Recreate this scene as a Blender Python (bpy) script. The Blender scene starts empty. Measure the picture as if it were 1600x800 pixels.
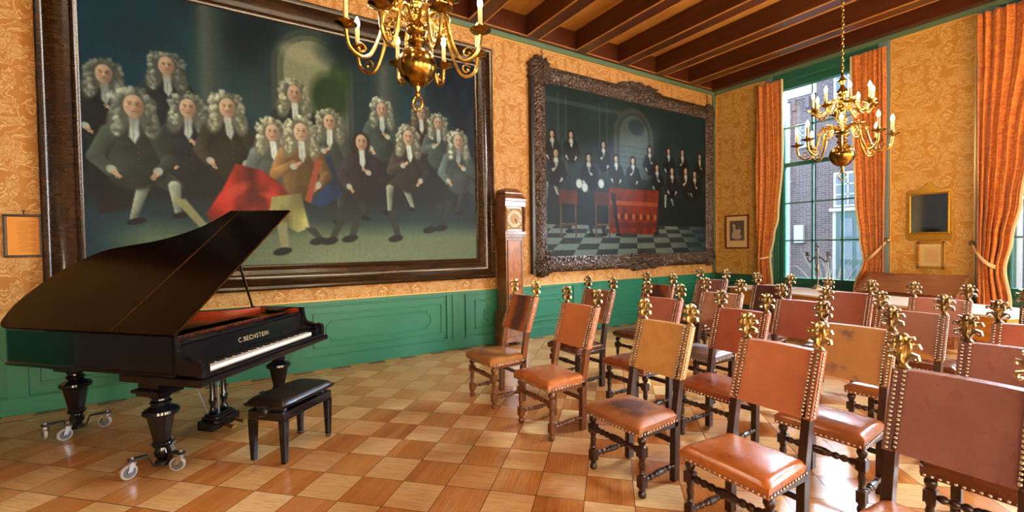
import bpy, bmesh, math, random
import numpy as np
from mathutils import Vector, Matrix, noise as mnoise
PI = math.pi
C = bpy.context.scene.collection
SC = bpy.context.scene

# ---------------------------------------------------------------- camera
cam_d = bpy.data.cameras.new('camera'); cam = bpy.data.objects.new('camera', cam_d); C.objects.link(cam)
SC.camera = cam
FPX, PITCH, ROLL, YAW = 697.82, 0.0232, -0.01415, 1.00544
fw = Vector((math.cos(PITCH)*math.cos(YAW), math.cos(PITCH)*math.sin(YAW), -math.sin(PITCH)))
rt = Vector((math.sin(YAW), -math.cos(YAW), 0)); up = rt.cross(fw)
r2 = rt*math.cos(ROLL)+up*math.sin(ROLL); u2 = -rt*math.sin(ROLL)+up*math.cos(ROLL)
M = Matrix((r2, u2, -fw)).transposed().to_4x4(); M.translation = Vector((-9.0965, -5.9710, 1.5))
cam.matrix_world = M
cam_d.sensor_fit = 'HORIZONTAL'; cam_d.sensor_width = 36; cam_d.lens = 36*FPX/1600; cam_d.clip_start = .05; cam_d.clip_end = 200

# ---------------------------------------------------------------- world, lights, exposure
w = bpy.data.worlds.new('sky'); SC.world = w; w.use_nodes = True
bg = w.node_tree.nodes['Background']; bg.inputs[0].default_value = (.74, .87, 1, 1); bg.inputs[1].default_value = 6.2
def area_light(name, loc, rot, sx, sy, power, col, portal=False):
    l = bpy.data.lights.new(name, 'AREA'); l.shape = 'RECTANGLE'; l.size = sx; l.size_y = sy; l.energy = power; l.color = col
    o = bpy.data.objects.new(name, l); C.objects.link(o); o.location = loc; o.rotation_euler = rot
    if portal: l.cycles.is_portal = True
    return o
# fill lamps added before the windowless back wall, unseen behind the camera
for i, x in enumerate((-11.2, -8.0, -4.6, -1.6)):
    area_light('daylight_fill', (x, -10.32, 2.6), (PI/2-.30, 0, PI), 1.5, 3.4, 2900, (1, .90, .74))
# daylight entering by the third window of the right wall, outside the picture
area_light('daylight_fill', (-.05, -8.4, 2.6), (0, PI/2-.4, 0), 3.6, 1.5, 1100, (.74, .87, 1))
for y in (-2.3, -5.4):     # area lamps added out of view, boosting the sky light through the windows
    area_light('sky_fill', (2.6, y, 6.3), (0, math.radians(58), 0), 2.4, 3.0, 6500, (.76, .88, 1))
for y in (-2.14, -5.35):
    area_light('portal', (.3, y, 2.6), (0, PI/2, 0), 4.0, 1.7, 1, (1, 1, 1), True)
SC.view_settings.view_transform = 'Standard'; SC.view_settings.look = 'None'
SC.view_settings.exposure = 0.42; SC.view_settings.gamma = 1.0; SC.view_settings.use_curve_mapping = False
SC.cycles.max_bounces = 7; SC.cycles.diffuse_bounces = 4; SC.cycles.glossy_bounces = 4; SC.cycles.transparent_max_bounces = 12
SC.cycles.sample_clamp_indirect = 6; SC.cycles.caustics_reflective = False; SC.cycles.caustics_refractive = False
SC.cycles.use_denoising = True

# ---------------------------------------------------------------- helpers
def lin(c):
    return tuple((x/12.92 if x <= .04045 else ((x+.055)/1.055)**2.4) for x in c)
def hexc(h): 
    return lin(tuple(int(h[i:i+2], 16)/255 for i in (0, 2, 4)))
class MB:
    def __init__(s): s.v = []; s.f = []
    def add(s, vs, fs):
        n = len(s.v); s.v += [tuple(v) for v in vs]; s.f += [tuple(i+n for i in f) for f in fs]; return s
    def box(s, c, d, m=None):
        x, y, z = c; a, b, e = d[0]/2, d[1]/2, d[2]/2
        P = [(i, j, k) for i in (-a, a) for j in (-b, b) for k in (-e, e)]
        if m is not None: P = [m @ Vector(q) for q in P]
        P = [(q[0]+x, q[1]+y, q[2]+z) for q in P]
        return s.add(P, [(0, 1, 3, 2), (4, 6, 7, 5), (0, 4, 5, 1), (2, 3, 7, 6), (0, 2, 6, 4), (1, 5, 7, 3)])
    def bb(s, x0, x1, y0, y1, z0, z1): return s.box(((x0+x1)/2, (y0+y1)/2, (z0+z1)/2), (abs(x1-x0), abs(y1-y0), abs(z1-z0)))
    def hexa(s, b, t):   # bottom 4 pts ccw, top 4 pts
        return s.add(list(b)+list(t), [(3, 2, 1, 0), (4, 5, 6, 7)]+[(i, (i+1) % 4, 4+(i+1) % 4, 4+i) for i in range(4)])
    def lathe(s, prof, o=(0, 0, 0), ax=(0, 0, 1), n=14, rot0=0, flute=0):
        ax = Vector(ax).normalized(); o = Vector(o)
        t = Vector((1, 0, 0)) if abs(ax.x) < .9 else Vector((0, 1, 0))
        e1 = (t-ax*t.dot(ax)).normalized(); e2 = ax.cross(e1); vs = []; fs = []
        for r, h in prof:
            for k in range(n):
                a = rot0+2*PI*k/n; q = r*(1+flute*math.cos(a*6)); vs.append(o+ax*h+(e1*math.cos(a)+e2*math.sin(a))*q)
        m = len(prof)
        for i in range(m-1):
            for k in range(n): fs.append((i*n+k, i*n+(k+1) % n, (i+1)*n+(k+1) % n, (i+1)*n+k))
        fs.append(tuple(range(n-1, -1, -1))); fs.append(tuple((m-1)*n+k for k in range(n)))
        return s.add(vs, fs)
    def tube(s, pts, r, n=8, closed=False, flat=None):
        pts = [Vector(q) for q in pts]; m = len(pts); rr = r if isinstance(r, (list, tuple)) else [r]*m
        vs = []; fs = []; prev = None
        for i, q in enumerate(pts):
            d = (pts[(i+1) % m]-pts[i-1]) if closed else (pts[min(i+1, m-1)]-pts[max(i-1, 0)])
            d.normalize()
            if prev is None:
                t = Vector((0, 0, 1)) if abs(d.z) < .9 else Vector((0, 1, 0)); e = (t-d*t.dot(d)).normalized()
            else: e = (prev-d*prev.dot(d)).normalized()
            prev = e; g = d.cross(e)
            for k in range(n):
                a = 2*PI*k/n; fl = flat if flat else 1
                vs.append(q+e*math.cos(a)*rr[i]+g*math.sin(a)*rr[i]*fl)
        for i in range(m if closed else m-1):
            j = (i+1) % m
            for k in range(n): fs.append((i*n+k, i*n+(k+1) % n, j*n+(k+1) % n, j*n+k))
        if not closed: fs.append(tuple(range(n-1, -1, -1))); fs.append(tuple((m-1)*n+k for k in range(n)))
        return s.add(vs, fs)
    def prism(s, poly, f0, f1):   # poly list of 2d, f0/f1 map (a,b)->3d
        n = len(poly); vs = [f0(*q) for q in poly]+[f1(*q) for q in poly]
        return s.add(vs, [tuple(range(n-1, -1, -1)), tuple(range(n, 2*n))]+[(i, (i+1) % n, n+(i+1) % n, n+i) for i in range(n)])
    def sphere(s, c, r, n=10, m=6, sc=(1, 1, 1)):
        pr = [(max(1e-4, math.sin(PI*i/m)), -math.cos(PI*i/m)) for i in range(m+1)]; vs = []; fs = []
        for a, h in pr:
            for k in range(n): vs.append((c[0]+r*sc[0]*a*math.cos(2*PI*k/n), c[1]+r*sc[1]*a*math.sin(2*PI*k/n), c[2]+r*sc[2]*h))
        for i in range(m):
            for k in range(n): fs.append((i*n+k, i*n+(k+1) % n, (i+1)*n+(k+1) % n, (i+1)*n+k))
        return s.add(vs, fs)
    def dome(s, c, nrm, r, n=8):   # nail head
        nrm = Vector(nrm).normalized(); c = Vector(c)
        t = Vector((0, 0, 1)) if abs(nrm.z) < .9 else Vector((1, 0, 0)); e = (t-nrm*t.dot(nrm)).normalized(); g = nrm.cross(e)
        vs = []; fs = []
        for rr, h in ((1, 0), (.8, .45), (.4, .75)):
            for k in range(n):
                a = 2*PI*k/n; vs.append(c+(e*math.cos(a)+g*math.sin(a))*rr*r+nrm*h*r)
        vs.append(c+nrm*.82*r)
        for i in range(2):
            for k in range(n): fs.append((i*n+k, i*n+(k+1) % n, (i+1)*n+(k+1) % n, (i+1)*n+k))
        for k in range(n): fs.append((2*n+k, 2*n+(k+1) % n, 3*n))
        return s.add(vs, fs)
    def grid(s, fn, nu, nv, flip=False):
        vs = [fn(i/nu, j/nv) for j in range(nv+1) for i in range(nu+1)]; W = nu+1
        fs = [(j*W+i, j*W+i+1, (j+1)*W+i+1, (j+1)*W+i) for j in range(nv) for i in range(nu)]
        if flip: fs = [f[::-1] for f in fs]
        return s.add(vs, fs)
def obj(name, mb, mat, parent=None, smooth=True, off=None, bevel=0, sharp=38, fix=True, solid=0):
    me = bpy.data.meshes.new(name)
    vs = mb.v if off is None else [(v[0]-off[0], v[1]-off[1], v[2]-off[2]) for v in mb.v]
    me.from_pydata(vs, [], mb.f); me.update()
    if fix:
        bm = bmesh.new(); bm.from_mesh(me); bmesh.ops.recalc_face_normals(bm, faces=bm.faces); bm.to_mesh(me); bm.free()
    if smooth:
        me.polygons.foreach_set('use_smooth', [True]*len(me.polygons)); me.set_sharp_from_angle(angle=math.radians(sharp))
    if mat: me.materials.append(mat)
    o = bpy.data.objects.new(name, me); C.objects.link(o)
    if parent: o.parent = parent
    if name in ('seat_nails', 'nail_row'):
        me.materials.append(M_nailrim); me.polygons.foreach_set('material_index', [1 if i % 24 < 8 else 0 for i in range(len(me.polygons))])
    if bevel:
        b = o.modifiers.new('bevel', 'BEVEL'); b.width = bevel; b.segments = 2; b.limit_method = 'ANGLE'; b.angle_limit = math.radians(40)
    if solid:
        b = o.modifiers.new('solid', 'SOLIDIFY'); b.thickness = solid; b.offset = 0
    return o
def tag(o, label, cat, group=None):
    o['label'] = label; o['category'] = cat
    if group: o['group'] = group
    return o
def thing(name, label, cat, loc=(0, 0, 0), rz=0, group=None):
    o = bpy.data.objects.new(name, None); C.objects.link(o); o.location = loc; o.rotation_euler = (0, 0, rz); o.empty_display_size = .1
    return tag(o, label, cat, group)
def struct(name, mb, mat, parent=None, **k):
    o = obj(name, mb, mat, parent, **k)
    if parent is None: o['kind'] = 'structure'
    return o
def copy_tree(o, parent=None):
    c = o.copy(); C.objects.link(c); c.parent = parent
    for ch in list(o.children): copy_tree(ch, c)
    return c
def setmat(o, m):
    o.material_slots[0].link = 'OBJECT'; o.material_slots[0].material = m

# ---------------------------------------------------------------- materials
class NT:
    def __init__(s, name):
        s.m = bpy.data.materials.new(name); s.m.use_nodes = True; s.t = s.m.node_tree; s.n = s.t.nodes; s.l = s.t.links
        s.b = s.n['Principled BSDF']; s.out = s.n['Material Output']
    def new(s, t, **k):
        x = s.n.new(t)
        for a, b in k.items(): setattr(x, a, b)
        return x
    def put(s, inp, v):
        if isinstance(v, bpy.types.NodeSocket): s.l.new(v, inp)
        elif isinstance(v, tuple) and len(v) == 3 and inp.type == 'RGBA': inp.default_value = (*v, 1)
        else: inp.default_value = v
    def math(s, op, a, b=0., c=None):
        x = s.new('ShaderNodeMath', operation=op); s.put(x.inputs[0], a); s.put(x.inputs[1], b)
        if c is not None: s.put(x.inputs[2], c)
        return x.outputs[0]
    def mix(s, f, a, b, mode='MIX'):
        x = s.new('ShaderNodeMix', data_type='RGBA', blend_type=mode); s.put(x.inputs[0], f); s.put(x.inputs[6], a); s.put(x.inputs[7], b); return x.outputs[2]
    def ramp(s, f, stops, interp='LINEAR'):
        x = s.new('ShaderNodeValToRGB'); s.put(x.inputs[0], f); cr = x.color_ramp; cr.interpolation = interp
        while len(cr.elements) < len(stops): cr.elements.new(.5)
        for e, (p, c) in zip(cr.elements, stops):
            e.position = p; e.color = (*c, 1) if isinstance(c, tuple) else (c, c, c, 1)
        return x.outputs[0]
    def co(s, kind='Object'):
        x = s.new('ShaderNodeTexCoord'); return x.outputs[kind]
    def sep(s, v):
        x = s.new('ShaderNodeSeparateXYZ'); s.put(x.inputs[0], v); return x.outputs
    def comb(s, a, b, c=0.):
        x = s.new('ShaderNodeCombineXYZ'); s.put(x.inputs[0], a); s.put(x.inputs[1], b); s.put(x.inputs[2], c); return x.outputs[0]
    def map(s, v, scale=(1, 1, 1), rot=(0, 0, 0), loc=(0, 0, 0)):
        x = s.new('ShaderNodeMapping'); s.put(x.inputs[0], v); x.inputs[3].default_value = scale; x.inputs[2].default_value = rot; x.inputs[1].default_value = loc; return x.outputs[0]
    def noise(s, v, scale, detail=3, rough=.55, dist=0.):
        x = s.new('ShaderNodeTexNoise'); s.put(x.inputs['Vector'], v); x.inputs['Scale'].default_value = scale; x.inputs['Detail'].default_value = detail
        x.inputs['Roughness'].default_value = rough; x.inputs['Distortion'].default_value = dist; return x.outputs[0]
    def white(s, v):
        x = s.new('ShaderNodeTexWhiteNoise', noise_dimensions='3D'); s.put(x.inputs[0], v); return x.outputs[0]
    def bump(s, h, strength=.3, dist=.01):
        x = s.new('ShaderNodeBump'); x.inputs['Strength'].default_value = strength; x.inputs['Distance'].default_value = dist; s.put(x.inputs['Height'], h)
        s.l.new(x.outputs[0], s.b.inputs['Normal'])
    def done(s, col=None, rough=.5, metal=0., spec=.5, coat=0., coatr=.1, sheen=0.):
        if col is not None: s.put(s.b.inputs['Base Color'], col)
        s.put(s.b.inputs['Roughness'], rough); s.put(s.b.inputs['Metallic'], metal); s.b.inputs['Specular IOR Level'].default_value = spec
        s.b.inputs['Coat Weight'].default_value = coat; s.b.inputs['Coat Roughness'].default_value = coatr; s.b.inputs['Sheen Weight'].default_value = sheen
        return s.m
_pl = {}
def plain(name, col, *a, **k):
    if name not in _pl: _pl[name] = plain_(name, col, *a, **k)
    return _pl[name]
def plain_(name, col, rough=.5, metal=0., var=.12, scale=6., coat=0., spec=.5, bump=0.):
    t = NT(name); c = hexc(col) if isinstance(col, str) else col
    n = t.noise(t.co(), scale, 3)
    d = tuple(x*(1-var) for x in c); b = tuple(min(1, x*(1+var)) for x in c)
    if bump: t.bump(n, bump, .005)
    return t.done(t.mix(n, d, b), rough, metal, spec, coat)
def wood(name, c1, c2, scale=1., rough=.35, axis=2, coat=0., stretch=14., spec=.5):
    t = NT(name); sc = [scale*stretch]*3; sc[axis] = scale
    v = t.map(t.co(), tuple(sc)); n = t.noise(v, 2.2, 5, .6, .6); n2 = t.noise(t.co(), 3*scale, 2)
    f = t.math('ADD', t.math('MULTIPLY', n, .75), t.math('MULTIPLY', n2, .3))
    t.bump(n, .08, .003)
    return t.done(t.ramp(f, [(.35, hexc(c1)), (.68, hexc(c2))]), rough, coat=coat, spec=spec)
def damask(name, c_lo, c_hi, axis, P=.62, R=.98, rough=.62):
    t = NT(name); xyz = t.sep(t.co()); u = xyz[axis]; z = xyz[2]
    cell = t.math('FLOOR', t.math('DIVIDE', u, P)); par = t.math('MODULO', t.math('ABSOLUTE', cell), 2)
    a = t.math('PINGPONG', u, P/2)
    zz = t.math('MULTIPLY', t.math('ADD', z, t.math('MULTIPLY', par, R/2)), 2*PI/R)
    k = R/(2*PI)
    v = t.comb(a, t.math('MULTIPLY', t.math('COSINE', zz), k), t.math('MULTIPLY', t.math('SINE', zz), k))
    n = t.noise(v, 8.2, 2.5, .55, .8)
    nf = t.noise(v, 21, 3.0, .6, 1.0)
    body = t.ramp(n, [(.53, 0.), (.545, .75)]); vein = t.ramp(nf, [(.42, .2), (.48, 1.), (.52, 1.), (.58, .3)]); edge = t.ramp(n, [(.455, 0.), (.465, 1.), (.49, 1.), (.50, 0.)])
    m = t.math('MAXIMUM', t.math('MULTIPLY', body, vein), edge)
    fine = t.noise(t.co(), 90, 2)
    big = t.noise(t.co(), .8, 2)
    lo = t.mix(big, tuple(x*.86 for x in hexc(c_lo)), tuple(min(1, x*1.12) for x in hexc(c_lo)))
    col = t.mix(m, lo, hexc(c_hi)); col = t.mix(t.math('MULTIPLY', fine, .12), col, (0., 0., 0.))
    t.bump(m, .1, .002)
    return t.done(col, rough, sheen=.2)
def parquet():
    t = NT('oak parquet'); xyz = t.sep(t.co()); x, y = xyz[0], xyz[1]
    T = .2865; q = math.sqrt(.5); ox, oy = -8.183, -3.197
    xx = t.math('SUBTRACT', x, ox); yy = t.math('SUBTRACT', y, oy)
    u = t.math('DIVIDE', t.math('MULTIPLY', t.math('ADD', xx, yy), q), T)
    v = t.math('DIVIDE', t.math('MULTIPLY', t.math('SUBTRACT', yy, xx), q), T)
    cu, cv = t.math('FLOOR', u), t.math('FLOOR', v)
    par = t.math('MODULO', t.math('ABSOLUTE', t.math('ADD', cu, cv)), 2.)
    fu, fv = t.math('SUBTRACT', u, cu), t.math('SUBTRACT', v, cv)
    def sel(a, b): return t.math('ADD', t.math('MULTIPLY', a, t.math('SUBTRACT', 1., par)), t.math('MULTIPLY', b, par))
    ac, al = sel(fu, fv), sel(fv, fu)            # across strips / along strips
    st = t.math('FLOOR', t.math('MULTIPLY', ac, 4))
    r1 = t.white(t.comb(cu, cv, 3.3)); r2_ = t.white(t.comb(cu, cv, st))
    grain = t.noise(t.comb(t.math('MULTIPLY', sel(t.math('ADD', u, 0.), t.math('ADD', v, 0.)), 26), t.math('MULTIPLY', sel(v, u), 2.2), t.math('MULTIPLY', r2_, 9)), 1.1, 4, .6, .4)
    light = t.mix(r2_, hexc('F8D296'), hexc('E8BA78')); dark = t.mix(r2_, hexc('CE8C48'), hexc('B46E30'))
    sw = t.math('ADD', t.math('MULTIPLY', t.math('SUBTRACT', 1., par), .75), t.math('MULTIPLY', t.math('SUBTRACT', r2_, .5), .5)) 
    sw = t.math('ADD', sw, t.math('MULTIPLY', t.math('SUBTRACT', r1, .5), .8))
    # both tile colours blend towards brown near the painting wall
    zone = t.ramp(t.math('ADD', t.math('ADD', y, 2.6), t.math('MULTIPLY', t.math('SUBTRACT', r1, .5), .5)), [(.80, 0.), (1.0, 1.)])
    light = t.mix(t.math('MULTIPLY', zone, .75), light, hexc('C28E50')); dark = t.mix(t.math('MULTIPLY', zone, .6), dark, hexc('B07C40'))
    col = t.mix(sw, dark, light)
    col = t.mix(t.math('MULTIPLY', t.ramp(grain, [(.42, 0.), (.7, 1.)]), .34), col, hexc('7A4418'))
    e1 = t.math('MINIMUM', t.math('MINIMUM', fu, t.math('SUBTRACT', 1., fu)), t.math('MINIMUM', fv, t.math('SUBTRACT', 1., fv)))
    fs = t.math('FRACT', t.math('MULTIPLY', ac, 4)); e2 = t.math('MINIMUM', fs, t.math('SUBTRACT', 1., fs))
    g1 = t.math('LESS_THAN', e1, .008); g2 = t.math('MULTIPLY', t.math('LESS_THAN', e2, .018), .35)
    # border along the painting wall: strips of contrasting wood
    dy = t.math('MULTIPLY', y, -1.)
    bx = t.math('MODULO', t.math('ABSOLUTE', t.math('MULTIPLY', x, 4.6)), 2.)
    bcol = t.mix(t.math('LESS_THAN', bx, 1.), hexc('B9793A'), hexc('8A4E20'))
    inb = t.math('LESS_THAN', dy, .26); inb2 = t.math('LESS_THAN', dy, .17)
    col = t.mix(inb, col, hexc('6E3D1A')); col = t.mix(t.math('LESS_THAN', dy, .245), col, hexc('B8803F')); col = t.mix(inb2, col, bcol)
    col = t.mix(t.math('MULTIPLY', t.math('MAXIMUM', g1, g2), t.math('SUBTRACT', 1., inb)), col, hexc('5A3012'))
    big = t.noise(t.co(), .7, 3)
    rough = t.math('ADD', t.math('MULTIPLY', grain, .18), t.math('ADD', t.math('MULTIPLY', big, .14), .06))
    t.bump(t.math('ADD', t.math('MULTIPLY', grain, .2), t.math('SUBTRACT', 1., g1)), .12, .002)
    return t.done(col, rough, spec=.55)
def leather(name, base, edge, stain, mode='none', seed=0, rough=.33, amt=.8, coat=.25):
    t = NT(name); g = t.sep(t.co('Generated')); ob = t.map(t.co(), loc=(seed*3.1, seed*1.7, 0))
    n = t.noise(ob, 9, 5, .65); n2 = t.noise(ob, 5, 4, .6); fine = t.noise(ob, 120, 2)
    col = t.mix(t.ramp(n2, [(.25, 0.), (.78, 1.)]), hexc(base), hexc(edge))
    y = t.math('ABSOLUTE', t.math('SUBTRACT', g[1], .5)); z = g[2]; x = g[0]
    j = t.math('MULTIPLY', t.math('SUBTRACT', n, .5), .55)
    if mode == 'column': f = t.ramp(t.math('ADD', y, j), [(.10, 1.), (.32, 0.)])
    elif mode == 'seat':
        dx = t.math('SUBTRACT', x, .5); d = t.math('SQRT', t.math('ADD', t.math('MULTIPLY', dx, dx), t.math('MULTIPLY', y, y)))
        f = t.ramp(t.math('ADD', d, t.math('MULTIPLY', j, 1.6)), [(.18, 1.), (.42, 0.)])
    elif mode == 'ring':
        dx = t.math('SUBTRACT', x, .5); d = t.math('SQRT', t.math('ADD', t.math('MULTIPLY', dx, dx), t.math('MULTIPLY', y, y)))
        f = t.ramp(t.math('ADD', d, t.math('MULTIPLY', j, .9)), [(.12, 0.), (.3, 1.), (.46, .2)])
    elif mode == 'arch': f = t.ramp(t.math('ADD', t.math('ADD', t.math('MULTIPLY', y, 1.4), t.math('MULTIPLY', t.math('ABSOLUTE', t.math('SUBTRACT', z, .4)), .6)), j), [(.40, 1.), (.52, 0.)])
    elif mode == 'spots': f = t.ramp(t.noise(ob, 7, 4, .6), [(.56, 0.), (.68, 1.)])
    elif mode == 'bottom': f = t.ramp(t.math('ADD', z, t.math('ADD', t.math('MULTIPLY', t.math('MULTIPLY', y, y), .8), t.math('MULTIPLY', j, .35))), [(.05, .9), (.17, 1.), (.24, 0.)])
    elif mode == 'top': f = t.ramp(t.math('ADD', z, j), [(.55, 0.), (.9, 1.)])
    else: f = t.ramp(n, [(.3, 0.), (.9, .7)])
    col = t.mix(t.math('MULTIPLY', f, amt), col, hexc(stain))
    t.bump(t.math('ADD', t.math('MULTIPLY', fine, .25), n), .16, .004)
    r = t.math('ADD', rough-.08, t.math('MULTIPLY', n, .22))
    return t.done(col, r, spec=.5, coat=coat, coatr=.25)
def bronze(name, hi, lo, rough=.25):
    t = NT(name); n = t.noise(t.co(), 22, 3)
    return t.done(t.mix(t.ramp(n, [(.35, 0.), (.7, 1.)]), hexc(hi), hexc(lo)), rough, 1.)

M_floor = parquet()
M_paperA = damask('gold damask wallpaper', 'AC7630', 'D6B47A', 0)
M_paperB = damask('gold damask wallpaper right', 'C08A2E', 'E0BE76', 1)
M_green = plain('green painted wood', '1C7058', .42, var=.08, scale=1.5)
M_greenl = plain('green moulding', '2C7C62', .35, var=.05)
M_greend = plain('dark green frame', '235A46', .4, var=.08)
M_rail = plain('grey green rail', '5A7258', .4, var=.1)
M_beam = wood('dark brown beam', '36160A', '50240F', .6, .36, 1)
M_plank = wood('ochre ceiling planks', '9A6428', 'BE8A42', .5, .5, 1)
M_bead = plain('ochre painted line', 'A8743A', .45)
M_plaster = plain('warm plaster', 'B5A68C', .8)
M_goldb = plain('gilt batten', 'E8B464', .35, .3)
M_piano = plain('black polished lacquer', (.005, .005, .007), .1, var=.3, coat=.0, spec=.42)
M_lid = wood('brown black lacquer', '040202', '100706', .8, .2, 1, coat=.0, stretch=10, spec=.07)
M_brass = bronze('brass', 'C8A458', '8E6C2E', .27)
M_brassd = bronze('polished dark brass', 'AC8840', '62461C', .18)
M_gilt = bronze('old gilt', 'E0CC94', '8C6E34', .34)
M_giltd = bronze('tarnished gilt', 'B49C70', '57432A', .38)
M_steel = plain('grey steel', 'B8BABE', .3, 1., var=.1)
M_tyre = plain('pale rubber tyre', '9A9CA2', .45, var=.05)
M_ivory = plain('ivory keys', 'F6EEE2', .25, var=.03)
M_white = plain('white cloth top', 'EDE6DA', .6, var=.02)
M_amber = wood('amber wood', 'A8681E', 'C98A34', .8, .4, 1)
M_frame1 = wood('dark brown gilded frame', '120A07', '38220F', 1.2, .2, 0, coat=.25, spec=.35)
M_carve = plain('carved brown frame', '3C2A1C', .38, var=.4, scale=45, coat=.1)
M_black = plain('matt black', '0B0A0A', .5)
M_cream = plain('candle cream', '9A8254', .5, var=.04)
M_walnut = wood('dark walnut', '1C0D08', '40231A', 1.5, .3, 2, coat=.1)
M_walnutl = wood('brown walnut', '4A2612', '7E4A24', 1.5, .32, 2, coat=.2)
M_clock = wood('burl walnut', '52301A', '925F32', 3, .28, 2, coat=.3, stretch=4)
M_nail = plain('pale metal nail', 'EFEAE4', .25, .75); M_nailrim = plain('dark nail rim', '1C100C', .5)
M_desk = wood('red brown mahogany', '74422C', '96623E', 1.2, .25, 1, coat=.3)

# ================================================================ ROOM SHELL
M_panel = wood('grey brown wall panelling', '5E564A', '6E6456', .6, .5, 2)
XW, YW, ZT = -13.2, -10.4, 5.12
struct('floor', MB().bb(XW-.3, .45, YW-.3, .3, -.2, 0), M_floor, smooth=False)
struct('ceiling', MB().bb(XW-.3, .45, YW-.3, .3, ZT, ZT+.2), M_plank, smooth=False)
struct('wall_left', MB().bb(XW-.3, .45, 0, .3, 0, ZT), M_paperA, smooth=False)
w = MB()
w.bb(0, .45, -1.3, 0, 0, ZT).bb(0, .45, -4.33, -2.98, 0, ZT).bb(0, .45, -7.5, -6.2, 0, ZT).bb(0, .45, YW-.3, -9.2, 0, ZT)
for a, b in ((-2.98, -1.3), (-6.2, -4.33), (-9.2, -7.5)):
    w.bb(0, .45, a, b, 0, .62).bb(0, .45, a, b, 4.62, ZT)
struct('wall_right', w, M_paperB, smooth=False)
struct('wall_back', MB().bb(XW-.3, 0, YW-.3, YW, 0, ZT), M_panel, smooth=False)
struct('wall_front', MB().bb(XW-.3, XW, YW, 0, 0, ZT), M_panel, smooth=False)

# ceiling beams running away from the painting wall, wall plates and rails
bi = 1
for k in range(13):
    x = -.88-1.013*k
    if x < XW: break
    b = struct('trim_%d' % bi, MB().bb(x-.125, x+.125, YW, -.1, 4.8, ZT+.01), M_beam, smooth=False, bevel=.008); bi += 1
    for s in (-1, 1): struct('bead', MB().bb(x+s*.118-.012, x+s*.118+.012, YW, -.1, 4.792, 4.806), M_bead, b, smooth=False)
for nm, a in (('l', (XW, 0, -.1, 0)), ('r', (-.2, 0, YW, -.1))):
    struct('trim_%d' % bi, MB().bb(a[0], a[1], a[2], a[3], 4.79, ZT+.01), M_beam, smooth=False); bi += 1
pl = MB().bb(XW, 0, -.112, -.1, 4.80, 4.815)
struct('trim_%d' % bi, pl, M_bead, smooth=False); bi += 1
r = MB().bb(XW, 0, -.05, 0, 4.715, 4.79).bb(-.05, 0, YW, -.05, 4.715, 4.79)
r.bb(-.075, 0, -.055, 0, 0, 4.79)
struct('trim_%d' % bi, r, M_rail, smooth=False); bi += 1
g = MB().bb(XW, -.08, -.02, 0, 4.70, 4.715).bb(XW, -.08, -.014, 0, .84, .856)
g.bb(-.02, 0, -1.0, -.06, 4.70, 4.715).bb(-.014, 0, -1.3, -.06, .84, .855).bb(-.014, 0, -.075, -.06, .84, 4.7).bb(-.014, 0, -3.14, -3.125, .84, 4.7).bb(-.014, 0, -4.11, -4.095, .84, 4.7).bb(-.02, 0, -4.11, -3.125, 4.70, 4.715)
g.bb(-.088, -.076, -.014, 0, .84, 4.7)
struct('trim_%d' % bi, g, M_goldb, smooth=False); bi += 1
g = MB().bb(-.06, 0, -3.12, -2.98, .6, 4.72).bb(-.05, 0, -4.33, -4.12, .6, 4.72).bb(-.05, 0, -1.3, -1.2, .6, 4.72)
struct('trim_%d' % bi, g, plain('grey blue jamb', '66808A', .4, var=.06), smooth=False); bi += 1

# wainscot with stiles, fielded panels and inner arched mouldings
w = MB().bb(XW, 0, -.035, 0, 0, .815).bb(XW, 0, -.06, 0, 0, .155).bb(XW, 0, -.05, 0, .155, .17)
w.bb(XW, 0, -.055, 0, .80, .84).bb(XW, 0, -.045, 0, .765, .775)
segs = [(-10.72, -8.5), (-8.34, -6.47), (-6.1, -4.1), (-3.94, -1.96), (-1.8, -.12)]
for x in (-10.77, -8.42, -6.3, -4.02, -1.88): w.bb(x-.07, x+.07, -.052, 0, 0, .80)
for x in (-6.45, -6.15): w.bb(x-.015, x+.015, -.056, 0, 0, .8)
struct('baseboard_left', w, M_green, smooth=False, bevel=.003)
m = MB()
def mould(m, a, b, z0, z1, r=.012, y=-.04, arc=False, ax=0):
    pts = []
    if not arc: pts = [(a, z0), (b, z0), (b, z1), (a, z1)]
    else:
        q = .05; h = (z1-z0)
        pts = [(a+q, z0), (b-q, z0), (b-q, z0+.03), (b, z0+h*.25), (b+.01, z0+h*.5), (b, z0+h*.75), (b-q, z1-.03), (b-q, z1), (a+q, z1), (a+q, z1-.03), (a, z0+h*.75), (a-.01, z0+h*.5), (a, z0+h*.25), (a+q, z0+.03)]
    m.tube([(p[0], y, p[1]) if ax == 0 else (y, p[0], p[1]) for p in pts], r, 6, closed=True)
for a, b in segs:
    mould(m, a+.1, b-.08, .27, .68); mould(m, a+.26, b-.24, .35, .60, .010, arc=True)
struct('trim_%d' % bi, m, M_greenl); bi += 1
w = MB().bb(-.035, 0, -1.3, -.04, 0, .84).bb(-.055, 0, -1.3, -.04, .8, .84).bb(-.06, 0, -1.3, -.04, 0, .16)
for a, b in ((-4.33, -2.98), (-7.5, -6.2)): w.bb(-.035, 0, a, b, 0, .84).bb(-.055, 0, a, b, .8, .84)
for a, b in ((-2.98, -1.3), (-6.2, -4.33)): w.bb(-.03, 0, a, b, 0, .6)
mould(w, -.3, -1.2, .27, .68, ax=1)
struct('baseboard_right', w, M_greend, smooth=False, bevel=.003)

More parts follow.
